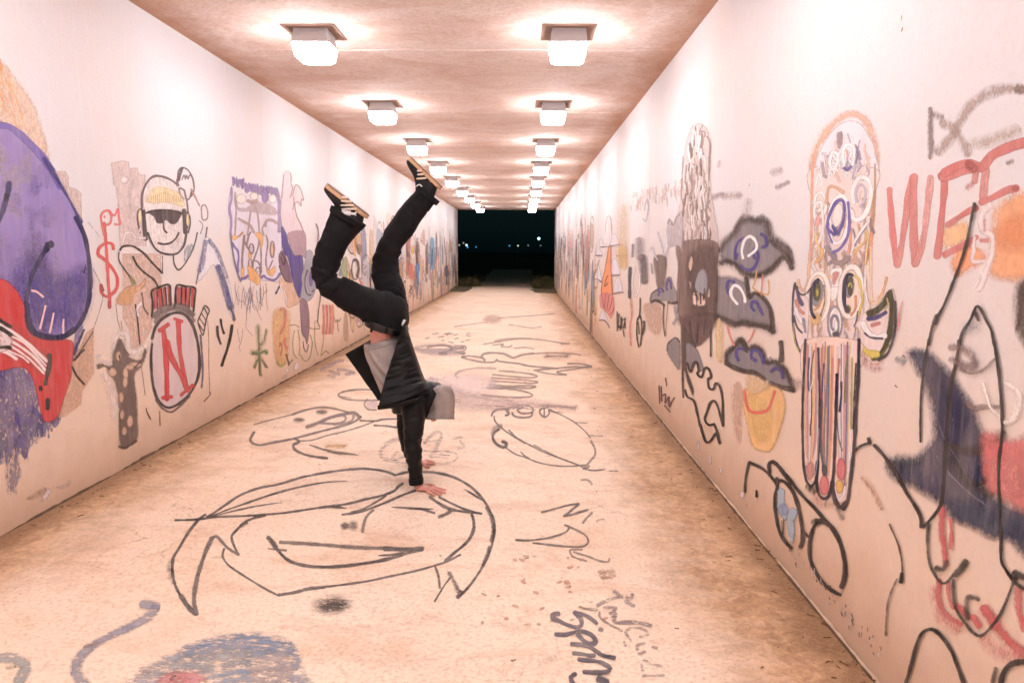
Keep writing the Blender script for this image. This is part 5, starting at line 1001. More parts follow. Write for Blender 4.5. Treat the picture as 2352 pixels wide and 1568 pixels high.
F('#7f94a8', '1100,1700 1200,1560 1400,1400 1620,1290 1800,1200 2050,1130 2350,1120 2600,1170 2730,1280 2760,1420 2760,1700', .95, 50, .46); F('#6a86a6', '1650,1280 1900,1190 2200,1140 2600,1180 2700,1300 2300,1280 1800,1340', .8, 50, .4); F('#9aa0a2', '1300,1480 1700,1330 2100,1250 2300,1350 1800,1500', .7, 60, .45); F('#d07c80', '1500,1500 1800,1470 1900,1560 1850,1700 1450,1700', .9, 40, .36); F('#d88f90', '1150,1520 1300,1400 1340,1440 1220,1560', .7, 30, .6); F('#c9b8b4', '2300,1400 2600,1300 2700,1500 2400,1650', .6, 60, .42); S('#3a3440', 26, '1570,1540 1610,1500', .9, .5)
G(S_F, 'blue_swirl', 'faded grey-blue curved brush line at the lower left'); P['w'] = .3
S('#8a90a2', 70, '1310,850 1400,860 1440,880', .8, .5); S('#8e92a4', 60, '1430,880 1400,930 1300,1000 1180,1060 1050,1120 930,1180 820,1250', .75, .5); S('#85899a', 80, '820,1250 740,1330 700,1430 720,1520 800,1600', .75, .5); S('#a0806e', 30, '780,1240 900,1200', .4, .7)
S('#9aa0a0', 80, '-60,1350 80,1340 180,1370 240,1400 220,1470 170,1560', .75, .5); S('#8a8a60', 24, '60,1430 140,1420', .5, .7)
G(S_F, 'purple_scrawl', 'faded purple scribble on the floor beside the left wall'); P['w'] = .45
frame(1100, 1250, 512)
S('#8c86a0', 50, '840,1050 950,1000 1050,950 1150,900 1250,880', .75, .6); S('#8c86a0', 46, '1000,1070 1080,1100 1180,1130', .7, .6); S('#8c86a0', 46, '1150,1060 1250,1050 1380,1080 1460,1110 1300,1135', .7, .6); S('#a9a0b0', 60, '980,1160 1100,1180', .4, .8); S('#8a7c78', 20, '1700,1420 1400,1420 1220,1460 1170,1500 1200,1540 1400,1566', .6, .5)
flush()
# ------------------------------------------------------------------ person doing a handstand
def ZS(zx, zy): return 1150 + zx * 0.9563, 550 + zy * 0.9563
def W(zx, zy, Y): return on_y(*ZS(zx, zy), Y)
def mpp(p):                                   # metres per drawing pixel at a point
    zc = -(CAM_M.inverted() @ p).z; return 0.9563 * 0.57421875 * zc / FPX
def F1(x, y): return 900 + x * 1024 / 2352, 1566 + y * 1024 / 2352
yN = on_floor(*F1(1800, 905)).y; yF = on_floor(*F1(1790, 672)).y
yc = (yN + yF) / 2; print('PERSON', yN, yF)
def cr(vals, t):
    n = len(vals) - 1; i = min(int(t * n), n - 1); u = t * n - i
    p1, p2 = vals[i], vals[i + 1]; p0 = vals[i - 1] if i else p1; p3 = vals[i + 2] if i + 2 <= n else p2
    return 0.5 * (2 * p1 + (p2 - p0) * u + (2 * p0 - 5 * p1 + 4 * p2 - p3) * u * u + (3 * p1 - p0 - 3 * p2 + p3) * u * u * u)
YAX = Vector((0, 1, 0))
def tube(bm, nodes, seg=20, sub_=7, cap=True, power=2.2, up=YAX, world=False):
    """nodes: (zx, zy, Y, half width px, half depth m) or, in world mode, (Vector, half a, half b)"""
    pts, ra, rb = [], [], []
    for nd in nodes:
        if world: pts.append(nd[0]); ra.append(nd[1]); rb.append(nd[2])
        else:
            p = W(nd[0], nd[1], nd[2]); pts.append(p); ra.append(nd[3] * mpp(p)); rb.append(nd[4])
    N = (len(pts) - 1) * sub_
    C = [cr(pts, k / N) for k in range(N + 1)]; A = [cr(ra, k / N) for k in range(N + 1)]; B = [cr(rb, k / N) for k in range(N + 1)]
    rings = []
    for k in range(N + 1):
        t = (C[min(N, k + 1)] - C[max(0, k - 1)]).normalized()
        n1 = up.cross(t)
        if n1.length < 1e-4: n1 = Vector((1, 0, 0))
        n1.normalize(); n2 = t.cross(n1).normalized()
        r = []
        for j in range(seg):
            a = 2 * math.pi * j / seg; c, s = math.cos(a), math.sin(a)
            ce = math.copysign(abs(c) ** (2 / power), c); se = math.copysign(abs(s) ** (2 / power), s)
            r.append(bm.verts.new(C[k] + n1 * (A[k] * ce) + n2 * (B[k] * se)))
        rings.append(r)
    for k in range(N):
        for j in range(seg): bm.faces.new((rings[k][j], rings[k][(j + 1) % seg], rings[k + 1][(j + 1) % seg], rings[k + 1][j]))
    if cap: bm.faces.new(list(reversed(rings[0]))); bm.faces.new(rings[-1])
    return C, A, B
def ball(bm, c, rx, ry, rz, rot=None):
    m = Matrix.Translation(c) @ (rot or Matrix.Identity(4)) @ Matrix.Diagonal((rx, ry, rz, 1))
    bmesh.ops.create_uvsphere(bm, u_segments=20, v_segments=14, radius=1, matrix=m)
def bake(o):
    dg = bpy.context.evaluated_depsgraph_get(); me = bpy.data.meshes.new_from_object(o.evaluated_get(dg)); return me
def merge(bm, voxel, smooth=4):
    me = bpy.data.meshes.new('t'); bm.to_mesh(me); bm.free(); o = bpy.data.objects.new('t', me); COL.objects.link(o)
    r = o.modifiers.new('r', 'REMESH'); r.mode = 'VOXEL'; r.voxel_size = voxel
    s = o.modifiers.new('s', 'SMOOTH'); s.iterations = smooth; s.factor = 0.5
    m2 = bake(o); bpy.data.objects.remove(o); return m2
def fold(me, bones, amp, fa, fr, seed, joints=()):
    """cloth folds: noise squeezed along the limb so that creases run round it; stronger near joints"""
    n = len(me.vertices); co = np.empty(n * 3); me.vertices.foreach_get('co', co); co = co.reshape(-1, 3)
    no = np.array([v.normal[:] for v in me.vertices])
    segs = [(a, b, (b - a).normalized()) for bn in bones for a, b in zip(bn[:-1], bn[1:])]
    Am = np.array([s[0][:] for s in segs]); Bm = np.array([s[1][:] for s in segs]); T = np.array([s[2][:] for s in segs])
    ab = Bm - Am; L2 = (ab ** 2).sum(1)
    best = np.full(n, 1e9); bi = np.zeros(n, int)
    for i in range(len(segs)):
        t = np.clip(((co - Am[i]) @ ab[i]) / L2[i], 0, 1); d = ((co - Am[i] - t[:, None] * ab[i]) ** 2).sum(1)
        m = d < best; best[m] = d[m]; bi[m] = i
    ax = T[bi]; off = np.array([seed * 3.1, seed * 1.7, 0])
    al = (co * ax).sum(1)[:, None] * ax
    q = (co - al) * fr + al * fa + off
    out = np.empty(n)
    for i in range(n):
        v = q[i]; a = noise.noise((v[0], v[1], v[2])); b = noise.noise((v[0] * 2.3 + 7, v[1] * 2.3, v[2] * 2.3))
        out[i] = (1 - abs(a) * 2.4) * 0.75 + b * 0.45 - 0.3
    w = np.full(n, 0.6)
    for (p, r, g) in joints: w += g * np.exp(-((co - np.array(p[:])) ** 2).sum(1) / (r * r))
    co = co + no * (out * amp * w)[:, None]
    me.vertices.foreach_set('co', co.ravel()); me.update()
def sheet(name, fn, nu, nv, th, mat, parent, amp=0.0, seed=0, fq=14):
    def g(u, v):
        p = Vector(fn(u, v))
        if amp: p = p + Vector((0, -1, 0)) * amp * (noise.noise(Vector((p.x * fq, p.y * fq + seed, p.z * fq * .7))) - .1)
        return p
    me = grid(name, g, nu, nv); o = link(name, me, mat, parent, True)
    m = o.modifiers.new('thickness', 'SOLIDIFY'); m.thickness = th; m.offset = 0
    b = o.modifiers.new('soft', 'SUBSURF'); b.levels = b.render_levels = 1
    return o
def cloth(name, color, rough, weave, sheen=0.3):
    t = NT(name); o = t.obj(); n = t.noise(o, 5, 4, 0.6); f = t.noise(o, weave, 2, 0.7)
    t.base(t.mix(t.ramp(n, [(0.3, 0.0), (0.7, 1.0)]), tuple(c * 0.8 for c in color), tuple(min(1, c * 1.25) for c in color)))
    t.rough(rough); t.spec(0.22); t.b.inputs['Sheen Weight'].default_value = sheen; t.b.inputs['Sheen Roughness'].default_value = 0.5
    t.bump(f, 0.25, 0.002); return t.m
M_JEAN = cloth('black_denim', (0.0075, 0.007, 0.0085), 0.8, 900, 0.0)
M_JACK = cloth('black_padded_nylon', (0.0055, 0.0055, 0.0062), 0.48, 500, 0.0)
M_GREY = cloth('heather_grey_jersey', (0.32, 0.275, 0.26), 0.9, 320, 0.0)
M_GREYD = cloth('grey_rib_knit', (0.27, 0.235, 0.225), 0.9, 420, 0.0)
M_BELT = plain('black_leather', (0.008, 0.008, 0.008), 0.4, 60, 0.2)
M_GUM = plain('gum_rubber', (0.55, 0.34, 0.19), 0.6, 60, 0.2, 0.15)
M_SOLEDK = plain('dark_outsole', (0.16, 0.09, 0.055), 0.7, 60, 0.3)
M_SUEDE = plain('black_suede', (0.010, 0.009, 0.010), 0.85, 140, 0.4, 0.2)
M_STRIPE = plain('cream_stripe', (0.72, 0.60, 0.50), 0.7)
M_LACE = plain('white_lace', (0.78, 0.74, 0.72), 0.8)
M_HAIR = plain('brown_hair', (0.05, 0.03, 0.02), 0.6, 90, 0.6)
sk = NT('skin'); so = sk.obj(); sn = sk.noise(so, 18, 4, .6)
sk.base(sk.mix(sk.ramp(sn, [(0.35, 0.0), (0.65, 1.0)]), (0.66, 0.34, 0.27), (0.60, 0.26, 0.21))); sk.rough(0.5); sk.b.inputs['Subsurface Weight'].default_value = 0.12
sk.b.inputs['Subsurface Radius'].default_value = (0.01, 0.004, 0.002); sk.bump(sk.noise(so, 130, 3), 0.12, 0.002)
M_SKIN = sk.m
person = props(empty('person', (W(960 * 0 + 540, 1450, yN).x, yc, floor_z(W(540, 1450, yN).x))), 'person doing a handstand in black jacket, black jeans and grey hood, legs split', 'person')
PX = person.location.copy()
PINV = Matrix.Translation(-PX)
def adopt(name, me, mat):
    me.transform(PINV); me.name = name; o = link(name, me, mat, person, True); return o
# --- skin: one continuous figure --------------------------------------------------------------
bm = bmesh.new()
tube(bm, [(440, 690, yc, 50, .15), (425, 740, yc, 62, .165), (411, 800, yc, 60, .150), (413, 860, yc, 60, .140), (440, 930, yc, 66, .155), (480, 1010, yc, 64, .165), (518, 1078, yc, 52, .13), (545, 1092, yc, 38, .075)])
NSH = (520, 1105, yN + .06); FSH = (510, 1095, yF - .06)
tube(bm, [(*NSH, 27, .045), (518, 1092, yc - .08, 34, .06), (515, 1088, yc, 38, .065), (512, 1092, yc + .08, 34, .06), (*FSH, 27, .045)], up=Vector((1, 0, 0)))
tube(bm, [(530, 1085, yc, 42, .07), (572, 1095, yc, 36, .056), (606, 1104, yc, 34, .056)])
hc = W(622, 1110, yc); hrot = Matrix.Rotation(math.radians(8), 4, 'Y')
ball(bm, hc + Vector((.018, 0, .008)), .100, .076, .092, hrot)              # skull, crown to the right
ball(bm, hc + Vector((-.045, 0, -.040)), .060, .055, .055, hrot)            # jaw
ball(bm, hc + Vector((-.015, 0, -.058)), .052, .058, .040, hrot)            # face, looking at the floor
ball(bm, hc + Vector((-.018, 0, -.103)), .022, .013, .018)                  # nose
ball(bm, hc + Vector((.028, 0, -.080)), .016, .045, .012)                   # brow
ball(bm, hc + Vector((-.052, 0, -.094)), .010, .024, .009)                  # lips
for s in (-1, 1): ball(bm, hc + Vector((-.012, s * .078, -.008)), .030, .010, .018, Matrix.Rotation(.3, 4, 'Y'))
def arm(sh, el, wr, dy):
    tube(bm, [(sh[0], sh[1], sh[2], 34, .050), ((sh[0] + el[0]) / 2, (sh[1] + el[1]) / 2, (sh[2] + el[2]) / 2, 31, .046), (el[0], el[1], el[2], 25, .040), (el[0] * .6 + wr[0] * .4, el[1] * .6 + wr[1] * .4, (el[2] + wr[2]) / 2, 25, .040), (wr[0], wr[1], wr[2], 17, .027)])
pNw = on_floor(*F1(1775, 905)) + Vector((0, 0, .03)); pFw = on_floor(*F1(1772, 678)) + Vector((0, 0, .03))
arm(NSH, (524, 1285, yN + .02), (541, 1440, yN), 0); arm(FSH, (505, 1262, yF - .02), (530, 1352, yF), 0)
def hand(wrist_top, heel, knuckle, wid, fingers, tscale=1.0):
    fwd = (knuckle - heel); fwd.z = 0; fwd.normalize(); side = Vector((0, 0, 1)).cross(fwd)
    tube(bm, [(wrist_top, .026, .023), (heel + Vector((0, 0, .035)) - fwd * .004, .027, .024), (heel + Vector((0, 0, .019)) + fwd * .012, .022, .034)], world=True, up=side, seg=14, sub_=5)
    tube(bm, [(heel + Vector((0, 0, .017)), .017, .033), ((heel + knuckle) / 2 + Vector((0, 0, .018)), .016, wid * .95), (knuckle + Vector((0, 0, .014)), .012, wid)], world=True, up=side, seg=16, sub_=5)
    for (a, b, c, r) in fingers:
        m1 = a.lerp(b, .5) + Vector((0, 0, .006))
        tube(bm, [(a + Vector((0, 0, .012)), r * 1.08, r * 1.08), (m1 + Vector((0, 0, .010)), r, r), (b + Vector((0, 0, .011)), r * 1.02, r * 1.02), (b.lerp(c, .5) + Vector((0, 0, .0085)), r * .92, r * .92), (c + Vector((0, 0, .006)), r * .7, r * .7)], world=True, up=side, seg=12, sub_=4, power=2)
fl = lambda x, y: on_floor(*F1(x, y))
hand(W(541, 1440, yN), fl(1778, 905), fl(1868, 912), .036, [
    (fl(1850, 935), fl(1897, 955), fl(1930, 968), .0078), (fl(1872, 925), fl(1940, 946), fl(1994, 957), .0088),
    (fl(1880, 914), fl(1965, 927), fl(2034, 938), .0092), (fl(1875, 900), fl(1965, 903), fl(2034, 912), .0088), (fl(1808, 886), fl(1880, 869), fl(1938, 873), .0100)])
hand(W(530, 1352, yF), fl(1772, 675), fl(1840, 671), .034, [
    (fl(1820, 694), fl(1852, 698), fl(1884, 703), .0100), (fl(1838, 682), fl(1890, 676), fl(1932, 674), .0085),
    (fl(1842, 670), fl(1895, 663), fl(1930, 660), .0088), (fl(1838, 660), fl(1880, 652), fl(1912, 647), .0085), (fl(1830, 652), fl(1860, 643), fl(1886, 638), .0075)])
# legs under the jeans
NK = (168, 600, yc - .20); FK_ = (420, 460, yc + .12)
tube(bm, [(420, 715, yc - .075, 52, .08), (320, 690, yc - .13, 50, .075), (240, 652, yc - .17, 44, .065), (NK[0], NK[1], NK[2], 36, .052), (172, 530, yc - .20, 36, .055), (205, 430, yc - .20, 34, .050), (250, 340, yc - .20, 24, .036), (270, 300, yc - .20, 26, .036)])
tube(bm, [(445, 705, yc + .07, 50, .08), (418, 570, yc + .10, 44, .070), (FK_[0], FK_[1], FK_[2], 35, .052), (462, 400, yc + .12, 36, .055), (530, 300, yc + .12, 33, .048), (590, 225, yc + .12, 23, .034), (600, 185, yc + .12, 26, .034)])
body = adopt('body', merge(bm, 0.0052, 3), M_SKIN)
# eyes and hair (under the hood)
for s in (-1, 1):
    b = bmesh.new(); ball(b, hc + Vector((.010, s * .032, -.086)), .012, .012, .012); me = bpy.data.meshes.new('eye'); b.to_mesh(me); b.free()
    adopt('eye', me, M_LACE)
b = bmesh.new(); ball(b, hc + Vector((.020, 0, .016)), .098, .080, .088, hrot); ball(b, hc + Vector((.04, 0, -.05)), .045, .055, .040); adopt('hair', merge(b, .007, 2), M_HAIR)
# --- jeans ------------------------------------------------------------------------------------
bm = bmesh.new()
A_ = tube(bm, [(418, 800, yc, 83, .172), (424, 770, yc, 80, .178), (430, 730, yc, 74, .178), (436, 700, yc, 66, .165), (440, 670, yc + .01, 55, .13)])
Nn = [(425, 722, yc - .07, 80, .095), (370, 712, yc - .10, 76, .098), (300, 682, yc - .14, 67, .092), (235, 650, yc - .175, 62, .082), (180, 617, yc - .20, 52, .074), (156, 585, yc - .205, 50, .074), (158, 540, yc - .205, 54, .076), (180, 470, yc - .20, 58, .076), (215, 400, yc - .20, 62, .078), (258, 326, yc - .20, 76, .082)]
B_ = tube(bm, Nn)
Fn = [(446, 715, yc + .07, 58, .09), (432, 650, yc + .085, 62, .092), (411, 580, yc + .10, 58, .085), (410, 520, yc + .115, 53, .078), (425, 468, yc + .12, 49, .074), (455, 415, yc + .12, 51, .074), (498, 348, yc + .12, 51, .074), (545, 285, yc + .12, 47, .070), (590, 236, yc + .12, 49, .072)]
C_ = tube(bm, Fn)
me = merge(bm, .0075, 3)
kn = W(150, 605, yc - .2); kf = W(420, 470, yc + .12)
fold(me, [B_[0][::5], C_[0][::5], A_[0][::6]] , .011, 8.5, 6.5, 2, [(kn, .13, 1.3), (kf, .12, .9), (W(270, 340, yc - .2), .12, .8), (W(570, 260, yc + .12), .1, .8), (W(440, 690, yc), .14, .8), (W(330, 740, yc - .1), .1, .7)])
jeans = adopt('jeans', me, M_JEAN)
# cuffs, waistband, belt
def ringband(name, nodes, mat, amp=0, world=False, seg=40):
    b = bmesh.new(); tube(b, nodes, seg=seg, sub_=3, cap=False, world=world); me = bpy.data.meshes.new(name); b.to_mesh(me); b.free()
    o = adopt(name, me, mat); m = o.modifiers.new('thickness', 'SOLIDIFY'); m.thickness = .006; m.offset = 1
    return o
ringband('hem', [(246, 345, yc - .20, 73, .086), (252, 334, yc - .20, 76, .087), (257, 325, yc - .20, 78, .088)], M_JEAN)
ringband('hem', [(578, 250, yc + .12, 51, .076), (585, 241, yc + .12, 53, .077), (592, 232, yc + .12, 53, .077)], M_JEAN)
ringband('belt', [(421, 775, yc, 85, .182), (417, 787, yc, 86, .182), (413, 801, yc, 86, .181)], M_BELT, seg=48)
for (zx, zy, Y) in ((352, 797, yc - .12), (415, 800, yc - .186), (470, 785, yc - .13)):
    b = bmesh.new(); tube(b, [(zx + 3, zy - 18, Y, 5, .004), (zx, zy, Y - .006, 5, .004), (zx - 3, zy + 16, Y, 5, .004)], seg=8, sub_=3); me = bpy.data.meshes.new('belt_loop'); b.to_mesh(me); b.free(); adopt('belt_loop', me, M_JEAN)
b = bmesh.new(); tube(b, [(490, 762, yc - .085, 6, .006), (484, 774, yc - .095, 6, .006), (478, 786, yc - .10, 5, .006)], seg=8, sub_=3); me = bpy.data.meshes.new('belt_buckle'); b.to_mesh(me); b.free(); adopt('belt_buckle', me, plain('brushed_steel', (.7, .66, .64), .3, metal=1.0))
b = bmesh.new(); ball(b, W(371, 803, yc - .176), .006, .004, .006); me = bpy.data.meshes.new('rivet'); b.to_mesh(me); b.free(); adopt('rivet', me, plain('brass', (.6, .5, .35), .3, metal=1.0))
# --- grey shirt ---------------------------------------------------------------------------------
def shirt(u, v):
    k = u                                       # along the torso, hem first; v goes round
    cs = [Vector((W(399, 845, yc))), W(418, 905, yc), W(446, 975, yc), W(478, 1045, yc), W(505, 1085, yc)]
    hw = [81, 84, 80, 72, 62]; hd = [.158, .172, .178, .180, .165]
    c = cr(cs, k); t = (cr(cs, min(1, k + .02)) - cr(cs, max(0, k - .02))).normalized(); n1 = YAX.cross(t).normalized(); n2 = t.cross(n1)
    a = 2 * math.pi * v; w = cr(hw, k) * mpp(c); d = cr(hd, k)
    f = 1 + .045 * math.sin(5 * a + 6 * k) * k + .05 * noise.noise(Vector((math.cos(a) * 2.2, math.sin(a) * 2.2 + 4 * k, k * 3))) + .10 * (1 - abs(noise.noise(Vector((a * 1.8 + 3.0 * k, 9, k * 1.3)))) * 3) * min(1, k * 3)
    p = c + n1 * (w * math.cos(a) * f) + n2 * (d * math.sin(a) * f)
    if k < .02: p += n1 * (.012 * math.sin(3 * a))
    return p - PX
me = grid('shirt', shirt, 46, 72); o = link('shirt', me, M_GREY, person, True); m = o.modifiers.new('thickness', 'SOLIDIFY'); m.thickness = .003; m.offset = 0
sm = o.modifiers.new('soft', 'SUBSURF'); sm.levels = sm.render_levels = 1
def hemf(u, v):
    p0, p1 = shirt(0, v), shirt(.115, v); c = (W(401, 850, yc) - PX); q = p0.lerp(p1, u); return q + (q - c) * .018 + (p0 - p1) * .08
o = link('shirt_hem', grid('shirt_hem', hemf, 5, 72), M_GREYD, person, True); m = o.modifiers.new('thickness', 'SOLIDIFY'); m.thickness = .006; m.offset = 1
# --- jacket -------------------------------------------------------------------------------------
LE = [(482, 792), (448, 885), (418, 975), (396, 1050), (379, 1124)]; RE = [(493, 786), (520, 872), (545, 945), (566, 1003), (590, 1050)]
def jback(u, v):
    L = cr([Vector((a, b, 0)) for a, b in LE], v); R = cr([Vector((a, b, 0)) for a, b in RE], v)
    if u < .5:
        k = u * 2; q = L.lerp(R, k ** .9); q.y += 10 * math.sin(math.pi * k) * v
        Y = yc - (.200 + .115 * v ** 1.3) * max(0.0, math.cos(k * math.pi / 2)) ** .25
    else:
        k = (u - .5) * 2; q = R.lerp(Vector((R.x - 70, R.y, 0)), k ** 1.4); Y = yc + .185 * math.sin(k * math.pi / 2)
    p = W(q.x, q.y, Y)
    f = 1 - abs(noise.noise(Vector((u * 4, v * 17, 3)))) * 3
    return p + Vector((.35, -.9, 0)) * (f * .009 + .012 * noise.noise(Vector((u * 3, v * 4, 8)))) - PX
sheet('jacket_back', jback, 44, 48, .016, M_JACK, person)
def jfar(u, v):
    top = Vector((240, 905, 0)).lerp(Vector((350, 843, 0)), min(1, u * 1.6)) if u < .625 else Vector((350, 843, 0)).lerp(Vector((430, 835, 0)), (u - .625) / .375)
    bot = Vector((380, 1100, 0)).lerp(Vector((480, 1100, 0)), u); q = top.lerp(bot, v)
    Y = yc + .13 + .05 * u + .02 * math.sin(3 * v)
    return W(q.x, q.y, Y) + Vector((0, -1, 0)) * .012 * noise.noise(Vector((u * 3, v * 4, 1))) - PX
sheet('jacket_front', jfar, 24, 30, .018, M_JACK, person)
def jhem(u, v):      # turned-up hem edge of the near panel, hanging at shoulder height
    q = Vector((376, 1128, 0)).lerp(Vector((560, 1092, 0)), u); q.y += 6 * math.sin(u * 3.1)
    Y = yc - .318 + .02 * u + .01 * v
    return W(q.x, q.y + (v - .5) * 20, Y) - PX
sheet('jacket_hem', jhem, 24, 4, .014, M_JACK, person)
bm = bmesh.new()
# shoulder yoke and the inside of the hanging panel
tube(bm, [(432, 1118, yc - .08, 36, .10), (480, 1105, yc - .06, 52, .17), (530, 1080, yc - .01, 66, .20), (562, 1084, yc, 70, .165), (586, 1093, yc, 73, .142), (606, 1101, yc, 72, .128)], seg=26)
SN = [(520, 1050, yN + .135, 34, .055), (521, 1075, yN + .11, 45, .070), (523, 1110, yN + .08, 48, .072), (527, 1150, yN + .058, 47, .068), (529, 1200, yN + .038, 44, .062), (526, 1260, yN + .022, 38, .054), (527, 1310, yN + .014, 34, .050), (532, 1370, yN + .006, 30, .046), (537, 1415, yN + .002, 27, .042), (539, 1446, yN, 25, .040)]
D_ = tube(bm, SN)
SF = [(514, 1040, yF - .10, 32, .055), (510, 1072, yF - .075, 44, .072), (494, 1150, yF - .05, 38, .062), (492, 1220, yF - .035, 32, .055), (500, 1285, yF - .02, 28, .048), (516, 1330, yF - .01, 24, .042), (528, 1352, yF, 22, .038)]
E_ = tube(bm, SF)
me = merge(bm, .0075, 3)
fold(me, [D_[0][::5], E_[0][::5], [W(432, 1118, yc - .08), W(530, 1090, yc), W(624, 1078, yc)]], .0085, 12, 9, 5, [(W(525, 1280, yN), .10, 1.1), (W(560, 1070, yc - .1), .12, .9), (W(531, 1370, yN), .08, .7), (W(620, 1080, yc), .08, .5)])
adopt('jacket_sleeves', me, M_JACK)
ringband('cuff', [(537, 1424, yN + .002, 27, .043), (538, 1435, yN + .001, 27, .043), (539, 1447, yN, 26, .042)], M_JACK)
ringband('jacket_collar', [(588, 1093, yc, 75, .144), (599, 1098, yc, 76, .138), (611, 1103, yc, 74, .130)], M_JACK)
# seam lines on the jacket panel
for a in ('435,985 490,975 545,958', '376,1122 470,1108 560,1084'):
    q = pt(a); b = bmesh.new(); tube(b, [(x, y, yc - (.262 if y < 1000 else .326) + .03 * i, 2.2, .003) for i, (x, y) in enumerate(q)], seg=6, sub_=8); me = bpy.data.meshes.new('seam'); b.to_mesh(me); b.free(); adopt('seam', me, M_BELT)
# --- grey hood hanging over the head ----------------------------------------------------------
HL = [(598, 1040), (592, 1075), (585, 1110), (578, 1145), (570, 1174)]; HR = [(668, 1034), (689, 1056), (693, 1095), (694, 1135), (690, 1176)]
def hoodf(u, v):
    L = cr([Vector((a, b, 0)) for a, b in HL], v); R = cr([Vector((a, b, 0)) for a, b in HR], v)
    c = (L + R) / 2; hw = (R.x - L.x) / 2; a = 2 * math.pi * u; pw = lambda x: math.copysign(abs(x) ** .8, x)
    f = 1 + .05 * noise.noise(Vector((math.cos(a) * 2, math.sin(a) * 2, v * 5))) + .09 * (1 - 3 * abs(noise.noise(Vector((a * 1.5, v * 2.2, 4)))))
    dep = .098 + .012 * v
    if v < .12: hw *= .55 + .45 * v / .12; dep *= .5 + .5 * v / .12
    y_ = c.y + (R.y - L.y) / 2 * math.cos(a)
    return W(c.x + hw * pw(math.cos(a)) * f, y_, yc + dep * pw(math.sin(a)) * f) - PX
me = grid('hood', hoodf, 56, 34); o = link('hood', me, M_GREY, person, True); m = o.modifiers.new('thickness', 'SOLIDIFY'); m.thickness = .006; m.offset = 0
b = bmesh.new(); ball(b, W(652, 1064, yc), .052, .082, .036)
adopt('hood_crown', merge(b, .006, 4), M_GREY)
def hoodhem(u, v):
    p = hoodf(u, .955 + .045 * v); c = hoodf(.25, 1).lerp(hoodf(.75, 1), .5); d = p - c; d.z = 0; return p + d.normalized() * .006 + Vector((0, 0, -.002))
o = link('hood_hem', grid('hood_hem', hoodhem, 56, 3), M_GREYD, person, True); m = o.modifiers.new('thickness', 'SOLIDIFY'); m.thickness = .007; m.offset = 0
# --- shoes ------------------------------------------------------------------------------------
def shoe(toe, heel, Y, stripes, laces, wpx):
    T = W(*toe, Y); H = W(*heel, Y); L = (H - T).length; e1 = (H - T).normalized(); e3 = Vector((0, 1, 0)); n = e1.cross(e3).normalized()
    if n.z > 0: n = -n                                   # towards the ankle: down in this pose
    root = empty('shoe'); root.parent = person; root.location = (0, 0, 0)
    def pr(s):                                            # half width of the sole along the foot
        return .048 * min(1, (s / .14) ** .6 if s < .14 else 1) * (1 - .22 * math.exp(-((s - .55) / .16) ** 2)) * (min(1, ((1 - s) / .12) ** .5) if s > .88 else 1) * (1.05 if s < .45 else .88) + .002
    def ringo(lo, hi, ex, name, mat, curl=.0):
        N = 26; vs = []; S_ = [i / N for i in range(N + 1)]
        out = [(s, pr(s) + ex) for s in S_] + [(s, -pr(s) - ex) for s in reversed(S_)]
        for h in (lo, hi):
            for (s, w) in out: vs.append(T + e1 * (L * s) + e3 * w + n * (h + curl * .03 * max(0, .25 - s) ** 2 * 16) - PX)
        m = len(out); fs = [(i, (i + 1) % m, m + (i + 1) % m, m + i) for i in range(m)] + [tuple(reversed(range(m))), tuple(range(m, 2 * m))]
        o = link(name, mesh(name, vs, fs), mat, root, False); bv = o.modifiers.new('edge', 'BEVEL'); bv.width = .003; bv.segments = 2; return o
    ringo(0, .006, 0.0, 'outsole', M_SOLEDK); ringo(.006, .027, .002, 'midsole', M_GUM)
    b = bmesh.new(); nodes = []
    hs = [(.02, .012), (.08, .020), (.2, .027), (.35, .034), (.5, .046), (.62, .060), (.75, .070), (.88, .072), (.975, .060)]
    for s, h in hs: nodes.append((T + e1 * (L * s) + n * (.022 + h * .82 - .006), h * .95, pr(s) * 1.0))
    tube(b, nodes, seg=22, sub_=4, world=True, power=2.4)
    tube(b, [(T + e1 * (L * .76) + n * .07, .040, .045), (T + e1 * (L * .78) + n * .115, .045, .042), (T + e1 * (L * .79) + n * .150, .043, .040)], seg=20, sub_=4, world=True, up=e3)
    me = merge(b, .0055, 3); me.transform(PINV); link('upper', me, M_SUEDE, root, True)
    for q in stripes:
        (x0, y0), (x1, y1) = pt(q); b = bmesh.new(); tube(b, [(x0, y0, Y - .030, 3.6, .006), ((x0 + x1) / 2, (y0 + y1) / 2, Y - .047, 4.6, .006), (x1, y1, Y - .050, 4.2, .006)], seg=10, sub_=5)
        me = bpy.data.meshes.new('side_stripe'); b.to_mesh(me); b.free(); me.transform(PINV); link('side_stripe', me, M_STRIPE, root, True)
    for q in laces:
        p = pt(q); b = bmesh.new(); tube(b, [(x, y, Y - .040 - .004 * i, 3.2, .004) for i, (x, y) in enumerate(p)], seg=8, sub_=5)
        me = bpy.data.meshes.new('lace'); b.to_mesh(me); b.free(); me.transform(PINV); link('lace', me, M_LACE, root, True)
shoe((167, 190), (344, 326), yc - .20, ['212,250 256,252', '221,266 268,268', '220,284 276,284', '228,300 290,299'], ['222,318 232,326 244,316', '262,312 274,322 288,312', '258,326 272,316 286,326'], 0)
shoe((514, 78), (650, 208), yc + .12, ['533,141 562,139', '538,156 570,154', '541,173 580,170'], ['540,204 552,198 562,206'], 0)
b = bmesh.new(); tube(b, [(262, 330, yc - .20, 30, .044), (252, 312, yc - .20, 30, .044), (248, 296, yc - .20, 26, .040)]); adopt('sock', merge(b, .007, 2), M_LACE)

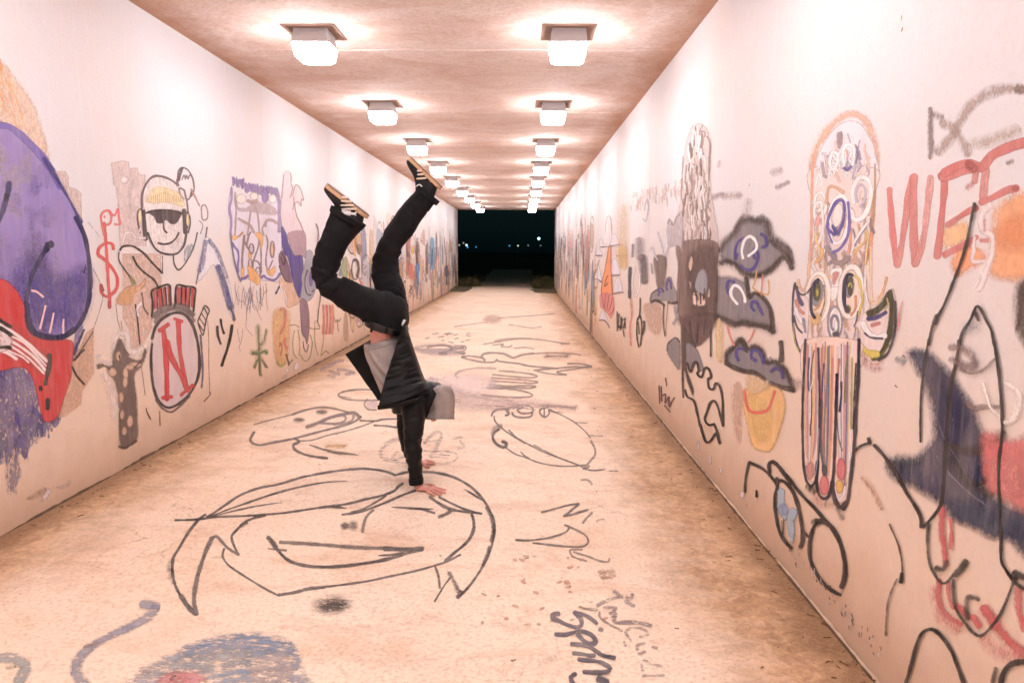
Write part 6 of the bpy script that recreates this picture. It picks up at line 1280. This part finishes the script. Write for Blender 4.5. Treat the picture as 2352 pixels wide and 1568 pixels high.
# ------------------------------------------------------------------ outside the far mouth of the tunnel
M_EARTH = NT('dark_earth'); eo = M_EARTH.obj(); M_EARTH.base(M_EARTH.mix(M_EARTH.noise(eo, 2, 7, .7), (.05, .04, .022), (.13, .10, .055))); M_EARTH.rough(.95); M_EARTH = M_EARTH.m
gy = Y_END + 0.9
zg = floor_z((XL + XR) / 2) - .03
vs = [(-400, Y_END + .35, zg - .01), (400, Y_END + .35, zg - .01), (400, 900, zg - .01), (-400, 900, zg - .01)]
props(link('ground', mesh('ground', vs, [(0, 1, 2, 3)]), M_EARTH), kind='structure')
props(link('ground', mesh('ground', [(-60, -60, -.6), (60, -60, -.6), (60, Y_END, -.6), (-60, Y_END, -.6)], [(0, 1, 2, 3)]), M_EARTH), kind='structure')
mp = NT('old_asphalt_path'); po = mp.obj(); mp.base(mp.mix(mp.noise(po, 5, 7, .7), (.55, .43, .32), (.68, .54, .41))); mp.rough(.9); mp.bump(mp.noise(po, 40, 4), .5, .01)
xa, xb = XL + .55, XR - .75
vs = []; N = 24
for i in range(N + 1):
    y = gy + i * 1.2; w = .12 * math.sin(i * 1.3)
    vs += [(xa - .3 * i * .05 + w, y, zg + .012), (xb + .2 * i * .05 + w * .7, y, zg + .012)]
props(link('path', mesh('path', vs, [(2 * i, 2 * i + 1, 2 * i + 3, 2 * i + 2) for i in range(N)]), mp.m), kind='structure')
gm = NT('dry_grass'); go = gm.obj(); gm.base(gm.mix(gm.noise(go, 3, 4), (.035, .04, .012), (.15, .12, .05))); gm.rough(.8); M_GRASS = gm.m
rg = random.Random(9); gv = []; gf = []
def blade(x, y, z, h, lean, w):
    a = rg.uniform(0, 6.28); dx, dy = math.cos(a) * w, math.sin(a) * w; lx, ly = math.cos(a + 1.4) * lean, math.sin(a + 1.4) * lean
    i = len(gv); gv.extend([(x - dx, y - dy, z), (x + dx, y + dy, z), (x + dx * .7 + lx * .4, y + dy * .7 + ly * .4, z + h * .6), (x - dx * .7 + lx * .4, y - dy * .7 + ly * .4, z + h * .6), (x + lx, y + ly, z + h)])
    gf.extend([(i, i + 1, i + 2, i + 3), (i + 3, i + 2, i + 4)])
for k in range(7500):
    s = rg.random()
    if s < .48: x = xa + .1 - abs(rg.gauss(0, 1.0)); y = Y_END + .2 + rg.random() ** 1.5 * 9
    else: x = xb - .1 + abs(rg.gauss(0, .9)); y = Y_END + .2 + rg.random() ** 1.5 * 9
    blade(x, y, zg, rg.uniform(.06, .30) * (1 + .8 * (rg.random() < .1)), rg.uniform(.03, .16), rg.uniform(.003, .008))
for k in range(900):   # tufts spilling into the mouth
    if rg.random() < .45: x = XL + .03 + abs(rg.gauss(0, .10)); y = Y_END - rg.random() ** 1.5 * 3.4; hh = .05
    else: x = XR - .03 - abs(rg.gauss(0, .20)); y = Y_END - rg.random() ** 1.6 * 2.0; hh = .07
    blade(x, y, floor_z(x), rg.uniform(.02, .08) + hh * rg.random(), rg.uniform(.02, .1), rg.uniform(.003, .007))
def shrub(x, y, z, r, h, n, seed, label):
    global gv, gf
    kv, kf = gv, gf; gv, gf = [], []
    rq = random.Random(seed)
    for k in range(n):
        a = rq.uniform(0, 6.28); e = rq.random() ** .6; px = x + math.cos(a) * r * e; py = y + math.sin(a) * r * e; pz = z + h * rq.random() * (1 - .5 * e)
        blade(px, py, pz, rg.uniform(.03, .09), rg.uniform(.03, .09), rg.uniform(.006, .014))
    t = empty('shrub', (x, y, z)); props(t, label, 'shrub')
    me = mesh('leaves', gv, gf); me.transform(Matrix.Translation((-x, -y, -z))); link('leaves', me, M_GRASS, t)
    b = bmesh.new()
    for k in range(9):
        a = rq.uniform(0, 6.28); d = Vector((math.cos(a) * r * .7, math.sin(a) * r * .7, h * rq.uniform(.5, 1)))
        tube(b, [(Vector((0, 0, 0)), .010, .010), (d * .5 + Vector((0, 0, .04)), .007, .007), (d, .003, .003)], seg=6, sub_=2, world=True)
    me = bpy.data.meshes.new('stem'); b.to_mesh(me); b.free(); link('stem', me, M_GRASS, t)
    gv, gf = kv, kf
shrub(XR - .32, Y_END + .25, floor_z(XR) - .02, .50, .55, 1700, 4, 'low dark bush crowding the right corner of the tunnel mouth')
shrub(XL + .35, Y_END + .75, zg, .55, .42, 1500, 6, 'low scrubby bush outside the left corner of the tunnel mouth')
props(link('grass', mesh('grass', gv, gf), M_GRASS), 'rough dry grass along both sides of the tunnel mouth', 'grass', kind='stuff')
# silt drifted into the mouth on both sides
def drift(x0, x1, y0, y1, name):
    def fn(u, v):
        x = x0 + (x1 - x0) * u; y = y0 + (y1 - y0) * v
        h = .10 * (math.sin(math.pi * v) ** .7) * ((1 - u) ** 1.6) * (.7 + .6 * noise.noise(Vector((x * 4, y * 2, 1)))) - .004
        return (x, y, floor_z(x) + h)
    return props(link(name, grid(name, fn, 24, 50), M_EARTH, None, True), kind='structure')
drift(XL + .002, XL + .75, Y_END - 3.6, Y_END + .6, 'soil'); drift(XR - .002, XR - 1.15, Y_END - 3.0, Y_END + .7, 'soil')
# leaf litter and twigs in the silt along both wall feet
ML = NT('leaf_litter'); lo_ = ML.obj(); ML.base(ML.mix(ML.noise(lo_, 9, 3), (.06, .028, .012), (.26, .14, .07))); ML.rough(.8); ML = ML.m
lv, lf = [], []
def twig(x, y, L, a, w):
    z = floor_z(x) + .002; c, s = math.cos(a), math.sin(a); b = rg.uniform(-.25, .25) * L; i = len(lv)
    P3 = [(0, 0), (.5 * L, b), (L, b * .3)]
    for (t, o_) in P3:
        px, py = x + c * t - s * o_, y + s * t + c * o_
        for (e, zz) in ((-w, 0), (0, w * 1.6), (w, 0)): lv.append((px - s * e, py + c * e, z + zz + (rg.random() * .004 if e == 0 else 0)))
    for k in range(2):
        for j in range(2): lf.append((i + k * 3 + j, i + k * 3 + j + 1, i + k * 3 + j + 4, i + k * 3 + j + 3))
def leaf(x, y, r):
    z = floor_z(x) + .002; a = rg.uniform(0, 6.28); i = len(lv); c, s = math.cos(a), math.sin(a)
    for (t, o_, h) in ((-1, 0, .1), (-.3, .42, .5), (.5, .35, .3), (1.1, 0, .1), (.5, -.38, .4), (-.3, -.4, .2), (.1, 0, .9)): lv.append((x + (c * t - s * o_) * r, y + (s * t + c * o_) * r, z + h * r * .35))
    for k in range(6): lf.append((i + k, i + (k + 1) % 6, i + 6))
for k in range(1100):
    y = 2.0 + rg.random() ** 1.3 * 20
    if rg.random() < .72: x = XR - .012 - abs(rg.gauss(0, .13)) * rg.choice([.15, .3, 1, 1.5])
    else: x = XL + .012 + abs(rg.gauss(0, .07))
    if rg.random() < .6: twig(x, y, rg.uniform(.008, .035), rg.gauss(0, .7), rg.uniform(.0005, .0013))
    else: leaf(x, y, rg.uniform(.003, .009))
for k in range(90):
    x = rg.uniform(XL + .2, XR - .3); y = rg.uniform(2.3, 14); (leaf(x, y, rg.uniform(.003, .007)) if rg.random() < .6 else twig(x, y, rg.uniform(.01, .03), rg.uniform(-.6, .6), .0012))
props(link('leaf_litter', mesh('leaf_litter', lv, lf), ML), 'dry twigs and crumbled leaves scattered along the foot of both walls', 'leaf litter', kind='stuff')
# distant lamps across the dark field
M_POLE = plain('galvanised_pole', (.25, .28, .28), .5)
def street_lamp(zx, zy, D, r, col, st, label):
    sx, sy = 1750 + zx * .31884, 780 + zy * .31884; p = on_y(sx, sy, D); t = empty('street_lamp', (p.x, D, zg)); props(t, label, 'street lamp', 'street lamps far off in the dark')
    H = p.z - zg
    b = bmesh.new(); bmesh.ops.create_cone(b, segments=8, radius1=.09, radius2=.05, depth=H - r, cap_ends=True, matrix=Matrix.Translation((0, 0, (H - r) / 2))); me = bpy.data.meshes.new('pole'); b.to_mesh(me); b.free(); link('pole', me, M_POLE, t)
    b = bmesh.new(); bmesh.ops.create_uvsphere(b, u_segments=16, v_segments=10, radius=r, matrix=Matrix.Translation((0, 0, H))); me = bpy.data.meshes.new('globe'); b.to_mesh(me); b.free(); link('globe', me, emitter('distant_lamp_glow', col, st), t, True)
    b = bmesh.new(); bmesh.ops.create_cone(b, segments=12, radius1=r * .7, radius2=r * .3, depth=r * .5, cap_ends=True, matrix=Matrix.Translation((0, 0, H + r * 1.1))); me = bpy.data.meshes.new('cap'); b.to_mesh(me); b.free(); link('cap', me, M_POLE, t)
WB, BL, WM = (.65, .95, 1.0), (.12, .45, .9), (.95, .95, .65)
street_lamp(272, 628, 130, .15, WM, .6, 'dim yellowish far lamp nearest the left tunnel edge')
street_lamp(325, 602, 150, .20, (.6, .5, .4), .45, 'faint brownish far lamp, slightly higher than its neighbours')
street_lamp(364, 628, 120, .18, WB, 1.6, 'bright white-blue far lamp at left')
street_lamp(375, 652, 140, .20, BL, .9, 'blue far lamp just under the bright white one')
street_lamp(484, 652, 150, .17, BL, .55, 'dim blue far lamp standing alone left of centre')
street_lamp(903, 636, 130, .15, BL, .7, 'blue far lamp right of centre')
street_lamp(1010, 636, 125, .15, WM, .8, 'pale yellow far lamp right of centre')
street_lamp(1138, 632, 150, .17, (.5, .55, .5), .35, 'faint grey far lamp beside the pale yellow one')
street_lamp(1271, 546, 120, .24, (.45, .85, 1.0), 2.5, 'tallest and brightest bluish far lamp at right')
street_lamp(1293, 634, 150, .17, (.4, .5, .5), .3, 'faint far lamp below the brightest one')
